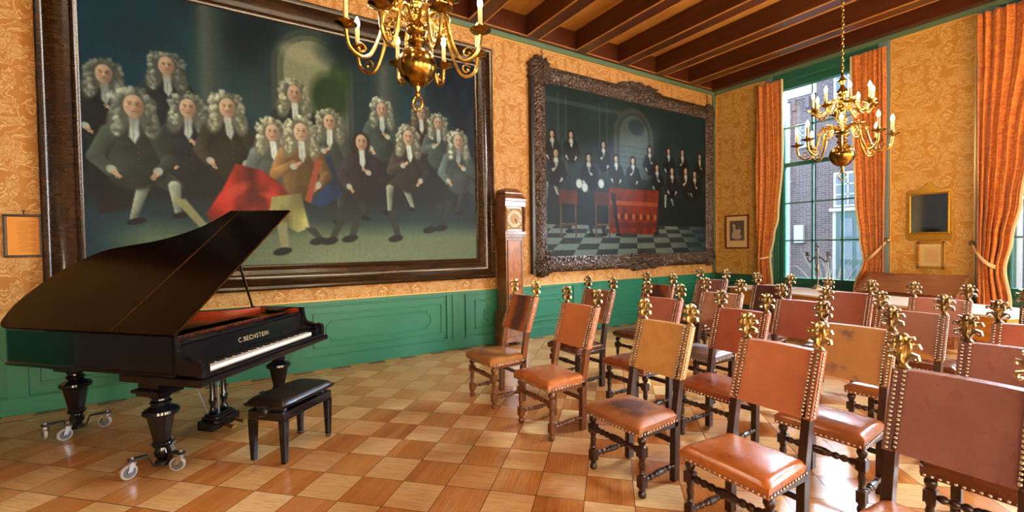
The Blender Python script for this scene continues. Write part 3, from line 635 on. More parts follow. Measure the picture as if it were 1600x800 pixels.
for q in [(-2.4, 4.38, .62, .17, 1), (-2.4, 1.16, .62, .16, 2), (-4.76, 4.33, .22, .24, 3), (-.24, 4.28, .14, .2, 4), (-4.74, 1.2, .20, .22, 5), (-.25, 1.2, .15, .18, 6)]:
    obj('carved_cartouche', cartouche(*q[:4], (-2.48, 0, 1.03), q[4]), M_carve, p2, sharp=80)
obj('frame_edge', MB().bb(-4.96+2.48, -4.90+2.48, -.09, 0, 0, 3.4), plain('dark frame edge', '1E1A1E', .3), p2, smooth=False, bevel=.01)
def chain(x, z0, z1, y=-.03, r=.014, ax='x'):
    m = MB(); n = max(2, int((z1-z0)/.05)); st = (z1-z0)/n
    for k in range(n):
        z = z0+st*(k+.5); pts = []
        for q in range(10):
            a = 2*PI*q/10; u_ = r*1.2*math.cos(a); pts.append((x+(u_ if k % 2 else 0), y+(0 if k % 2 else u_), z+st*.68*math.sin(a)))
        m.tube(pts, r*.32, 5, closed=True)
    return m
for x, zz in ((-4.7, 4.6), (-.27, 4.51)): tag(obj('hanging_chain', chain(x, zz, 4.73), M_carve), 'short chain holding the %s corner of the carved painting frame' % ('left' if x < -3 else 'right'), 'chain')

# small framed things
def lines_paper(m, f, x0, x1, z0, z1, n): 
    for k in range(n):
        z = z1-(z1-z0)*(k+.5)/n; m.bb(*f(x0+.02*(k % 3 == 0), x1-.05*(k % 4 == 1), z-.0022, z+.0022))
d = thing('framed_document', 'black framed sheet of tiny writing at the far left beside the large painting', 'document', (-10.7, 0, 1.46))
fr = MB()
X0, X1, Z0, Z1 = -10.835, -10.575, 1.455, 1.855
for a in ((X0, X1, Z0, Z0+.022), (X0, X1, Z1-.022, Z1), (X0, X0+.022, Z0, Z1), (X1-.022, X1, Z0, Z1)): fr.bb(a[0], a[1], -.03, 0, a[2], a[3])
obj('frame', fr, plain('black ebonised frame', '17100C', .3), d, off=(-10.7, 0, 1.46), smooth=False, bevel=.005)
obj('paper', MB().bb(X0+.02, X1-.02, -.012, 0, Z0+.02, Z1-.02), plain('yellowed paper', 'D9953F', .5), d, off=(-10.7, 0, 1.46), smooth=False)
m = MB(); lines_paper(m, lambda a, b, c, e: (a, b, -.0135, -.012, c, e), X0+.09, X1-.05, Z0+.05, Z1-.06, 20)
obj('writing', m, plain('faded ink', '9A6020', .6), d, off=(-10.7, 0, 1.46), smooth=False)
obj('hook', MB().tube([(-10.7, -.01, 1.85), (-10.7, -.015, 1.875), (-10.69, -.015, 1.89), (-10.71, -.015, 1.89)], .005, 6), M_black, d, off=(-10.7, 0, 1.46))
def rframe(name, label, cat, ya, yb, z0, z1, wd, fm, layers):
    d = thing(name, label, cat, (0, (ya+yb)/2, z0)); of = (0, (ya+yb)/2, z0); fr = MB()
    for a in ((ya, yb, z0, z0+wd), (ya, yb, z1-wd, z1), (ya, ya+wd, z0, z1), (yb-wd, yb, z0, z1)): fr.bb(-.03, 0, a[0], a[1], a[2], a[3])
    obj('frame', fr, fm, d, off=of, smooth=False, bevel=.006)
    for nm, mg, mt, k in layers: obj(nm, MB().bb(-.012-.002*k, 0, ya+mg[0], yb-mg[0], z0+mg[1], z1-mg[2]), mt, d, off=of, smooth=False)
    return d, of
M_mat = plain('cream mount', 'E3C894', .6, var=.04)
d, of = rframe('framed_print', 'small brown framed print of a standing figure on the right wall by the corner', 'print', -.80, -.285, 1.37, 2.08, .03, plain('red brown frame', '6E3218', .35), [('mount', (.025, .025, .025), M_mat, 0), ('print', (.10, .17, .12), plain('grey engraving', '5C5048', .6, var=.4, scale=20), 1)])
m = MB()
pts = [(-.43, 1.60), (-.44, 1.70), (-.47, 1.76), (-.46, 1.83), (-.44, 1.86), (-.47, 1.90), (-.51, 1.86), (-.50, 1.80), (-.55, 1.76), (-.60, 1.79), (-.63, 1.73), (-.60, 1.68), (-.66, 1.62), (-.60, 1.57), (-.50, 1.575)]
m.prism(pts, lambda a, b: (-.0142, a, b), lambda a, b: (-.018, a, b)); obj('printed_figure', m, plain('pale print ink', 'B8A890', .6), d, off=of, smooth=False)
d, of = rframe('framed_certificate', 'small gilt framed certificate hanging directly beneath the mirror', 'certificate', -3.80, -3.47, 1.055, 1.475, .04, plain('gilt wood', 'B88432', .3, .5), [('mount', (.035, .035, .035), plain('buff mount', 'D8C48C', .6), 0), ('paper', (.08, .09, .09), plain('aged sheet', 'D4B07A', .6), 1)])
m = MB()
for k in range(9): m.bb(-.0155, -.014, -3.71, -3.56, 1.165+k*.022, 1.168+k*.022)
obj('writing', m, plain('brown ink', 'A8834C', .6), d, off=of, smooth=False)
# mirror with scalloped gilt frame
d = thing('wall_mirror', 'small gilt framed mirror with scrolled crest on the wall between the windows', 'mirror', (0, -3.61, 1.5)); of = (0, -3.61, 1.5)
def scallop(k):
    pts = []
    for s_, (a, b) in enumerate((((-3.87, 1.50), (-3.35, 1.50)), ((-3.35, 1.50), (-3.35, 2.26)), ((-3.35, 2.26), (-3.87, 2.26)), ((-3.87, 2.26), (-3.87, 1.50)))):
        for q in range(30):
            t_ = q/30; x = a[0]+(b[0]-a[0])*t_; z = a[1]+(b[1]-a[1])*t_; w_ = .016*abs(math.sin(t_*PI*5)); nx, nz = ((0, -1), (1, 0), (0, 1), (-1, 0))[s_]
            if s_ == 2: w_ += .11*math.exp(-((x+3.61)/.075)**2)
            pts.append((x+nx*w_, z+nz*w_))
    return pts
M_mg = plain('old gold leaf', 'B08428', .35, .6, var=.3, scale=25)
obj('frame', MB().prism(scallop(0), lambda a, b: (0, a, b), lambda a, b: (-.022, a, b)), M_mg, d, off=of, smooth=False, bevel=.006)
t = NT('mirror glass'); M_mir = t.done((.26, .40, .60), .06, 1.)
obj('mirror_glass', MB().bb(-.03, -.02, -3.82, -3.40, 1.62, 2.19), M_mir, d, off=of, smooth=False)
sc_ = MB()
for y in (-3.385, -3.835): sc_.tube([(-.03, y, 1.60+.0605*k) for k in range(11)], [.010+.006*(k % 2) for k in range(11)], 8)
for z in (1.60, 2.205): sc_.tube([(-.03, -3.385-.045*k, z) for k in range(11)], [.010+.006*(k % 2) for k in range(11)], 8)
obj('moulding', sc_, M_mg, d, off=of)

# ================================================================ GRAND PIANO
F0 = Vector((-9.41, -2.335, 0)); SV = Vector((-.68, .733, 0)).normalized(); UV_ = Vector((.635, .772, 0)).normalized()
def L(a, b, z): v = UV_*a+SV*b; return (v.x, v.y, z)
pno = thing('grand_piano', 'black concert grand piano with its long lid propped open, on caster brackets', 'piano', F0)
def smooth_poly(pts, n=5):
    out = []; m = len(pts)
    for i in range(m-1):
        p0 = pts[max(i-1, 0)]; p1_ = pts[i]; p2_ = pts[i+1]; p3_ = pts[min(i+2, m-1)]
        for k in range(n):
            t_ = k/n; out.append(tuple(.5*((2*p1_[j])+(-p0[j]+p2_[j])*t_+(2*p0[j]-5*p1_[j]+4*p2_[j]-p3_[j])*t_*t_+(-p0[j]+3*p1_[j]-3*p2_[j]+p3_[j])*t_**3) for j in (0, 1)))
    return out+[pts[-1]]
curve = smooth_poly([(0.0, 1.60), (.05, 1.69), (.27, 1.775), (.51, 1.77), (.71, 1.67), (.86, 1.51), (.94, 1.31), (1.0, 1.05), (1.09, .82), (1.24, .63), (1.44, .5)])
outer = [(0, 0)]+curve+[(1.45, 0)]
def inset(poly, d):
    n = len(poly); out = []
    for i in range(n):
        a, b, c = Vector(poly[i-1]), Vector(poly[i]), Vector(poly[(i+1) % n]); e1 = (b-a).normalized(); e2 = (c-b).normalized()
        n1 = Vector((e1.y, -e1.x)); n2 = Vector((e2.y, -e2.x)); nn = (n1+n2); nn = nn/max(.4, nn.length_squared)*2; out.append((b.x+nn.x*d, b.y+nn.y*d))
    return out
inn = inset(outer, .035)
def ring(o_, i_, z0, z1, skip=()):
    m = MB(); n = len(o_); vs = []
    for (a, b), (c, d_) in zip(o_, i_): vs += [L(a, b, z0), L(a, b, z1), L(c, d_, z1), L(c, d_, z0)]
    fs = []
    for k in range(n):
        if k in skip: continue
        j = (k+1) % n
        for q in range(4): fs.append((k*4+q, k*4+(q+1) % 4, j*4+(q+1) % 4, j*4+q))
    return m.add(vs, fs)
N_ = len(outer)
obj('case', ring(outer, inn, .67, .93, (N_-1,)), M_piano, pno, sharp=25)
mo = inset(outer, -.012); obj('case_moulding', ring(mo, outer, .665, .685, (N_-1,)), M_piano, pno, sharp=25)
obj('inner_rim', ring(inset(outer, .0355), inset(outer, .042), .74, .925, (N_-1,)), wood('red mahogany veneer', '7A2410', 'B0431C', 1, .3, 0), pno, sharp=25)
obj('soundboard', MB().prism(inset(outer, .03), lambda a, b: L(a, b, .70), lambda a, b: L(a, b, .76)), M_amber, pno, smooth=False)
pl = [(q[0], max(q[1], .26)) for q in inset(outer, .10)]
obj('iron_plate', MB().prism(pl, lambda a, b: L(a, b, .79), lambda a, b: L(a, b, .81)), bronze('gilded iron plate', 'B07A34', '6A4018', .4), pno, smooth=False)
m = MB()
for k in range(46):
    a = .12+k*.028; e = 1.55-.0*a if a < .75 else (1.5-(a-.75)*1.7)
    if e > .4: m.tube([L(a, .28, .835), L(min(a*.9+.05, a), e, .835)], .0016, 4)
obj('strings', m, M_steel, pno)
m = MB()
for k in range(44): 
    q = L(.12+k*.0285, .36, .85); m.box(q, (.016, .016, .04))
obj('dampers', m, M_black, pno, smooth=False)
# front: key bed, arms, keyslip, nameboard
def prof_side(a0, a1, pts): return MB().prism(pts, lambda b, z: L(a0, b, z), lambda b, z: L(a1, b, z))
arm = smooth_poly([(0.0, .93), (-.01, .88), (-.02, .83), (-.05, .80), (-.11, .785), (-.17, .785), (-.205, .775), (-.22, .75), (-.222, .70)], 4)+[(-.222, .685), (.02, .685), (.02, .93)]
for nm, a0, a1 in (('cheek', 0, .035), ('cheek', 1.415, 1.45)): obj(nm, prof_side(a0, a1, arm), M_piano, pno, sharp=30)
arm2 = smooth_poly([(.02, .80), (-.03, .775), (-.10, .762), (-.18, .758), (-.20, .73)], 3)+[(-.20, .66), (.02, .66)]
for a0, a1 in ((.035, .09), (1.36, 1.415)): obj('key_block', prof_side(a0, a1, arm2), M_piano, pno, sharp=30)
obj('key_bed', prof_side(-.03, 1.48, [(-.235, .62), (.46, .62), (.46, .668), (-.235, .668), (-.245, .655), (-.245, .632)]), M_piano, pno, smooth=False, bevel=.004)
obj('key_slip', prof_side(.0, 1.45, [(-.222, .668), (-.172, .668), (-.172, .694), (-.20, .694), (-.212, .69), (-.222, .685)]), M_piano, pno, smooth=False, bevel=.003)
obj('nameboard', prof_side(.04, 1.41, [(-.01, .70), (.03, .70), (.06, .875), (.025, .875), (.01, .86)]), M_piano, pno, smooth=False, bevel=.003)
obj('front_rail', prof_side(.03, 1.42, [(.015, .868), (.11, .868), (.11, .893), (.02, .893), (.005, .885), (.005, .875)]), M_piano, pno, smooth=False, bevel=.003)
obj('music_desk', prof_side(.10, 1.36, [(.12, .885), (.30, .885), (.30, .905), (.12, .905)]), wood('dark rosewood', '2C1008', '5A2412', 1, .2, 0, coat=.4), pno, smooth=False, bevel=.003)
m = MB()
for k in range(52): m.tube([L(.16+k*.022, .14, .906), L(.16+k*.022, .28, .906)], .003, 4)
obj('desk_fretwork', m, M_brassd, pno)
m = MB(); o_ = [(1.15, .10), (1.40, .10), (1.42, .30), (1.28, .33), (1.15, .22)]
obj('corner_tray', MB().prism(o_, lambda a, b: L(a, b, .925), lambda a, b: L(a, b, .937)), M_lid, pno, smooth=False)
m = MB(); kw = 1.225/52
for k in range(52):
    a = .095+kw*k; m.prism([(a+.0007, -.165), (a+kw-.0007, -.165), (a+kw-.0007, 0), (a+.0007, 0)], lambda x, y: L(x, y, .675), lambda x, y: L(x, y, .715))
obj('white_keys', m, M_ivory, pno, smooth=False)
m = MB()
for k in range(51):
    if (k+5) % 7 in (1, 2, 4, 5, 6) or False:
        a = .095+kw*(k+1); m.hexa([L(a-.006, -.115, .715), L(a+.006, -.115, .715), L(a+.006, .0, .715), L(a-.006, .0, .715)], [L(a-.0045, -.108, .727), L(a+.0045, -.108, .727), L(a+.0045, .0, .727), L(a-.0045, .0, .727)])
obj('black_keys', m, M_black, pno, smooth=False)
fc = bpy.data.curves.new('maker_lettering', 'FONT'); fc.body = 'C.BECHSTEIN'; fc.size = .052; fc.align_x = 'CENTER'; fc.extrude = .0006; fc.space_character = 1.15; fc.materials.append(plain('worn gold letters', 'D8C8A0', .3, .6))
fo = bpy.data.objects.new('maker_lettering', fc); C.objects.link(fo); fo.parent = pno
ny = Vector((SV.x*.125, SV.y*.125, 1)).normalized(); nx_ = UV_; nz_ = nx_.cross(ny).normalized()
mt = Matrix((nx_, ny, nz_)).transposed().to_4x4(); mt.translation = Vector(L(.745, -.0035, .772))
bpy.context.view_layer.update(); me_ = bpy.data.meshes.new_from_object(fo); me_.materials.clear(); me_.materials.append(fc.materials[0]); bpy.data.objects.remove(fo)
fo = bpy.data.objects.new('maker_lettering', me_); C.objects.link(fo); fo.parent = pno; fo.matrix_local = mt
# pedal lyre
m = MB()
def lbox(a, b, z0, z1, da, db): 
    return [L(a-da, b-db, z0), L(a+da, b-db, z0), L(a+da, b+db, z0), L(a-da, b+db, z0)], [L(a-da, b-db, z1), L(a+da, b-db, z1), L(a+da, b+db, z1), L(a-da, b+db, z1)]
ly = [(.022, 0), (.03, .02), (.022, .04), (.018, .06), (.028, .10), (.03, .12), (.02, .14), (.019, .32), (.032, .335), (.024, .35), (.02, .37), (.03, .40), (.035, .42), (.022, .45), (.03, .47)]
for a in (.66, .78): m.lathe(ly, L(a, .36, .15), n=12)
m.hexa(*lbox(.72, .36, .04, .11, .15, .075)); m.hexa(*lbox(.72, .36, .11, .135, .12, .06)); m.hexa(*lbox(.72, .36, .135, .155, .10, .05))
m.hexa(*lbox(.72, .36, .60, .625, .13, .06))
obj('pedal_lyre', m, M_piano, pno)
m = MB()
for a in (.66, .78): m.tube([L(a, .30, .075), L(a, .22, .07), L(a, .15, .06)], [.008, .012, .014], 8, flat=1.8)
obj('pedal', m, M_brass, pno)
m = MB().tube([L(.66, .40, .13), L(.62, .62, .62)], .005, 6).tube([L(.72, .36, .14), L(.72, .36, .61)], .004, 6); obj('pedal_rod', m, M_steel, pno)
# legs and caster brackets
pr = [(.03, .06), (.036, .075), (.046, .09), (.05, .11), (.042, .13), (.038, .145), (.056, .155), (.062, .17), (.056, .185), (.05, .19)]
pr2 = [(.07, .365), (.098, .372), (.108, .388), (.104, .405), (.085, .42), (.06, .43), (.052, .44), (.062, .452), (.064, .462), (.05, .475), (.048, .485), (.06, .495), (.055, .51), (.06, .52)]
def piano_leg(a, b, angs, r_=.18):
    m = MB(); m.lathe(pr, L(a, b, 0), n=18); m.lathe([(.05, .188), (.082, .36), (.085, .368)], L(a, b, 0), n=8, rot0=PI/8); m.lathe(pr2, L(a, b, 0), n=20)
    m.hexa(*lbox(a, b, .52, .545, .10, .10)); m.hexa(*lbox(a, b, .545, .565, .12, .12)); m.hexa(*lbox(a, b, .565, .622, .09, .09))
    lg = obj('leg', m, M_piano, pno, sharp=30)
    c = Vector(L(a, b, 0)); br = MB(); br.lathe([(.045, .025), (.045, .05)], c, n=12)
    br2 = []
    for an in angs:
        d = Vector((math.cos(an), math.sin(an), 0)); n_ = Vector((-d.y, d.x, 0))*.018
        P_ = [(.0, .032), (.055, .032), (.085, .115), (r_+.02, .122)]
        for (x0, z0), (x1, z1) in zip(P_[:-1], P_[1:]):
            q = [c+d*x0+n_+Vector((0, 0, z0)), c+d*x0-n_+Vector((0, 0, z0)), c+d*x1-n_+Vector((0, 0, z1)), c+d*x1+n_+Vector((0, 0, z1))]
            br.hexa([v-Vector((0, 0, .006)) for v in q], [v+Vector((0, 0, .006)) for v in q])
        br2.append(c+d*r_)
    bk = obj('caster_bracket', br, M_black, pno, smooth=False)
    for i, q in enumerate(br2):
        wd = Vector((math.cos(.55-i*.85), math.sin(.55-i*.85), 0)); ax = Vector((-wd.y, wd.x, 0)); cc = q-wd*.02+Vector((0, 0, .048))
        w_ = MB().lathe([(.030, -.012), (.044, -.012), (.048, -.007), (.048, .007), (.044, .012), (.030, .012)], cc, ax, n=20)
        wo = obj('caster_wheel', w_, M_tyre, bk)
        obj('wheel_hub', MB().lathe([(.008, -.0165), (.012, -.0165), (.014, -.0135), (.036, -.0135), (.036, .0135), (.014, .0135), (.012, .0165), (.008, .0165)], cc, ax, n=20), plain('grey hub', '4A4E56', .35), bk)
        h = MB()
        for s_ in (-1, 1):
            e_ = ax*.019*s_; h.hexa([cc+e_-wd*.012+ax*-.002, cc+e_+wd*.012+ax*-.002, cc+e_+wd*.012+ax*.002, cc+e_-wd*.012+ax*.002], [q+e_-wd*.018+ax*-.002+Vector((0, 0, .105)), q+e_+wd*.018+ax*-.002+Vector((0, 0, .105)), q+e_+wd*.018+ax*.002+Vector((0, 0, .105)), q+e_-wd*.018+ax*.002+Vector((0, 0, .105))])
        h.lathe([(.026, .098), (.026, .112)], q, n=12); h.lathe([(.012, .125), (.012, .14), (.006, .146)], q, n=8)
        obj('caster_fork', h, M_steel, bk)
c1_ = Vector(L(.10, .25, 0))+F0
def ang(px, py, c): return math.atan2(py-c.y, px-c.x)
piano_leg(.10, .25, [ang(-9.696, -2.164, c1_), ang(-9.391, -2.219, c1_), 1.35], .17)
piano_leg(1.3, .2, [.3, 2.4, 4.4])
c3_ = Vector(L(.42, 1.56, 0))+F0
piano_leg(.42, 1.56, [ang(-10.222, -1.181, c3_), ang(-9.98, -.90, c3_), ang(-10.33, -.96, c3_)], .2)
# raised lid
TH = math.radians(39); WV = Vector((.7331, .6801, 0)); LV = WV*math.cos(TH)+Vector((0, 0, math.sin(TH))); LN = SV.cross(LV).normalized()
if LN.z < 0: LN = -LN
def LP(s, v, h=0.): q = SV*s+LV*v+LN*h+Vector((0, 0, .945)); return tuple(q)
main = [(.553, -.01)]+smooth_poly([(1.60, -.01), (1.67, .005), (1.735, .056), (1.83, .22), (1.857, .40), (1.85, .54), (1.788, .718), (1.65, .872), (1.45, .94), (1.195, .998), (.978, 1.092), (.803, 1.237), (.697, 1.445)])+[(.583, 1.436)]
flap = [(-.005, -.01), (.547, -.01), (.577, 1.436), (.033, 1.413)]
obj('lid', MB().prism(main, lambda a, b: LP(a, b, -.010), lambda a, b: LP(a, b, .012)), M_lid, pno, smooth=False, bevel=.003)
obj('lid_front_flap', MB().prism(flap, lambda a, b: LP(a, b, -.010), lambda a, b: LP(a, b, .012)), M_lid, pno, smooth=False, bevel=.003)
obj('lid_hinge', MB().tube([LP(.550, -.0, .013), LP(.580, 1.43, .013)], .0035, 6), M_brass, pno)
obj('lid_edge_bead', MB().tube([LP(-.002, 0, -.002), LP(.033, 1.41, -.002)], .006, 6), M_brassd, pno)
obj('lid_prop', MB().tube([L(1.42, .58, .90), LP(.05, .72, -.012)], .011, 8), M_piano, pno)
obj('prop_bracket', MB().box(L(1.425, .58, .90), (.04, .04, .06)), M_brassd, pno, smooth=False)

# ================================================================ PIANO BENCH
A_ = Vector((-8.799, -2.523, 0)); B_ = Vector((-8.439, -2.184, 0)); ln = (B_-A_).normalized(); wn = Vector((-ln.y, ln.x, 0)); cen = (A_+B_)/2+wn*.13
bn = thing('piano_bench', 'black piano bench with padded leather top and side knobs, in front of the keyboard', 'bench', cen, math.atan2(ln.y, ln.x))
m = MB(); m.hexa([(-.26, -.135, .30), (.26, -.135, .30), (.26, .165, .30), (-.26, .165, .30)], [(-.26, -.135, .365), (.26, -.135, .365), (.26, .165, .365), (-.26, .165, .365)])
obj('frame', m, M_piano, bn, smooth=False, bevel=.006)
for x in (-.235, .235):
    for y in (-.115, .145):
        m = MB(); sx = -1 if x < 0 else 1; sy = -1 if y < 0 else 1
        m.hexa([(x+i*.016-sx*.0, y+j*.016, 0) for i, j in ((-1, -1), (1, -1), (1, 1), (-1, 1))], [(x+i*.025, y+j*.025, .30) for i, j in ((-1, -1), (1, -1), (1, 1), (-1, 1))])
        obj('leg', m, M_piano, bn, smooth=False, bevel=.003)
        obj('foot_ring', MB().lathe([(.0235, .012), (.0235, .018)], (x, y, 0), n=4, rot0=PI/4), M_steel, bn, smooth=False) if x > 0 else None
m = MB()
for x in (-.2, .2): m.bb(x-.012, x+.012, -.10, .13, .36, .395)
m.bb(-.2, .2, .0, .03, .372, .384); obj('lift_mechanism', m, M_steel, bn, smooth=False)
m = MB().hexa([(-.27, -.145, .392), (.27, -.145, .392), (.27, .175, .392), (-.27, .175, .392)], [(-.285, -.155, .415), (.285, -.155, .415), (.285, .185, .415), (-.285, .185, .415)])
obj('seat_tray', m, M_piano, bn, smooth=False, bevel=.004)
def pad(s_, t_):
    x = -.275+.55*s_; y = -.145+.32*t_; e = min(1, min(s_, 1-s_)*9)*1.0; f_ = min(1, min(t_, 1-t_)*6); h = math.sqrt(max(0, 1-(1-e)**2))*math.sqrt(max(0, 1-(1-f_)**2))
    return (x, y, .412+.040*h+.006*math.sin(PI*s_)*math.sin(PI*t_))
obj('seat_cushion', MB().grid(pad, 40, 24), plain('black leather', '17110F', .38, coat=.1, bump=.05, scale=80), bn, sharp=70)
for y, nm in ((-.0, 'height_knob'),):
    for sx in (-1, 1): obj(nm, MB().lathe([(.012, 0), (.012, .03), (.028, .034), (.030, .05), (.024, .06)], (sx*.262, -.02, .378), (sx, 0, 0), n=12), M_black, bn)
m = MB().bb(-.268, -.262, .02, .06, .328, .334).bb(-.268, -.262, .036, .044, .336, .344); obj('gold_mark', m, M_gilt, bn, smooth=False)

# ================================================================ LONGCASE CLOCK
ck = thing('longcase_clock', 'tall walnut longcase clock with a silvered dial between the two big paintings', 'clock', (-5.475, -.20, 0)); of = (-5.475, -.20, 0)
def cb(m, wx, d0, d1, z0, z1): return m.bb(-5.475-wx, -5.475+wx, -d0, -d1, z0, z1)
m = MB(); cb(m, .215, .385, .06, .06, .14); cb(m, .205, .375, .06, .14, .44); cb(m, .215, .385, .06, .44, .47); cb(m, .195, .37, .06, .47, .50)
for x in (-.17, .17):
    for y in (-.34, -.11): m.lathe([(.02, 0), (.035, .02), (.035, .04), (.02, .062)], (-5.475+x, y, 0), n=12)
obj('plinth', m, M_clock, ck, off=of, bevel=.004)
m = MB(); cb(m, .150, .335, .06, .50, 1.64); obj('trunk', m, M_clock, ck, off=of, smooth=False, bevel=.004)
m = MB(); cb(m, .118, .345, .335, .56, 1.57)
dr = obj('trunk_door', m, wood('figured burl', '6A3016', 'B06A34', 4, .25, 2, coat=.4, stretch=3), ck, off=of, smooth=False, bevel=.004)
obj('lenticle', MB().lathe([(.045, 0), (.045, .008), (.036, .012)], (-5.475, -.345, .96), (0, -1, 0), n=24), M_black, dr, off=of)
obj('lenticle_ring', MB().lathe([(.05, 0), (.05, .01), (.044, .014)], (-5.475, -.343, .96), (0, -1, 0), n=24), M_brass, dr, off=of)
mm = MB(); 
for a in ((-.125, -.112, .55, 1.58), (.112, .125, .55, 1.58), (-.125, .125, .55, .563), (-.125, .125, 1.567, 1.58)): mm.bb(-5.475+a[0], -5.475+a[1], -.352, -.335, a[2], a[3])
obj('door_moulding', mm, M_walnutl, dr, off=of, smooth=False)
m = MB(); cb(m, .175, .365, .06, 1.62, 1.66); cb(m, .186, .38, .06, 1.66, 1.71); cb(m, .180, .345, .06, 1.71, 2.10); cb(m, .182, .38, .06, 2.08, 2.16); cb(m, .187, .40, .06, 2.16, 2.20)
c4 = lambda wx, d0, z: [(-5.475-wx, -d0, z), (-5.475+wx, -d0, z), (-5.475+wx, -.06, z), (-5.475-wx, -.06, z)]
Z_ = [(.185, .40, 2.20), (.175, .375, 2.215), (.155, .34, 2.25), (.14, .325, 2.27), (.15, .33, 2.28), (.15, .33, 2.295), (.135, .31, 2.33), (.095, .27, 2.36), (.05, .22, 2.37)]
for q, q2 in zip(Z_[:-1], Z_[1:]): m.hexa(c4(*q), c4(*q2))
hd = obj('hood', m, M_clock, ck, off=of, smooth=False, bevel=.003)
for x in (-.168, .168):
    mm = MB(); tw_ = []
    for k in range(60):
        z = 1.72+.35*k/59
        tw_.append(z)
    for ph in (0, PI): mm.tube([(-5.475+x+.008*math.cos(z*110+ph), -.368+.008*math.sin(z*110+ph), z) for z in tw_], .011, 6)
    mm.lathe([(.024, 1.71), (.024, 1.725)], (-5.475+x, -.368, 0), n=10).lathe([(.024, 2.065), (.024, 2.08)], (-5.475+x, -.368, 0), n=10)
    obj('barley_twist_column', mm, M_clock, hd, off=of)
dl = obj('dial', MB().bb(-5.475-.135, -5.475+.135, -.352, -.345, 1.745, 2.055), plain('gold dial plate', '7E5A28', .5, .2), ck, off=of, smooth=False)
dc = (-5.475, -.352, 1.90)
obj('chapter_ring', MB().lathe([(.125, 0), (.125, .004)], dc, (0, -1, 0), n=40), plain('silvered ring', 'C4BCA4', .5), dl, off=of)
obj('dial_centre', MB().lathe([(.078, 0), (.078, .006)], dc, (0, -1, 0), n=32), plain('matted brass centre', '9A7A48', .55), dl, off=of)
m = MB()
for k in range(12):
    a = 2*PI*k/12; cx, cz = dc[0]+.10*math.sin(a), dc[2]+.10*math.cos(a)
    n_ = (2, 1, 2, 3, 2, 1, 2, 3, 3, 2, 1, 2)[k]
    for j in range(n_):
        o_ = (j-(n_-1)/2)*.008; px_, pz_ = cx+o_*math.cos(a), cz-o_*math.sin(a); ux, uz = math.sin(a)*.012, math.cos(a)*.012
        m.tube([(px_-ux, -.357, pz_-uz), (px_+ux, -.357, pz_+uz)], .0018, 4)
obj('hour_marks', m, M_black, dl, off=of)
m = MB()
for a, l_ in ((2.72, .085), (2.45, .055)): m.tube([(dc[0], -.362, dc[2]), (dc[0]+l_*math.sin(a), -.362, dc[2]+l_*math.cos(a))], [.006, .002], 6)
obj('clock_hands', m, M_black, dl, off=of)
m = MB()
for x in (-.11, .11):
    for z in (1.77, 2.03): m.sphere((-5.475+x, -.354, z), .017, 8, 5, (1, .35, 1))
obj('spandrel', m, M_gilt, dl, off=of)

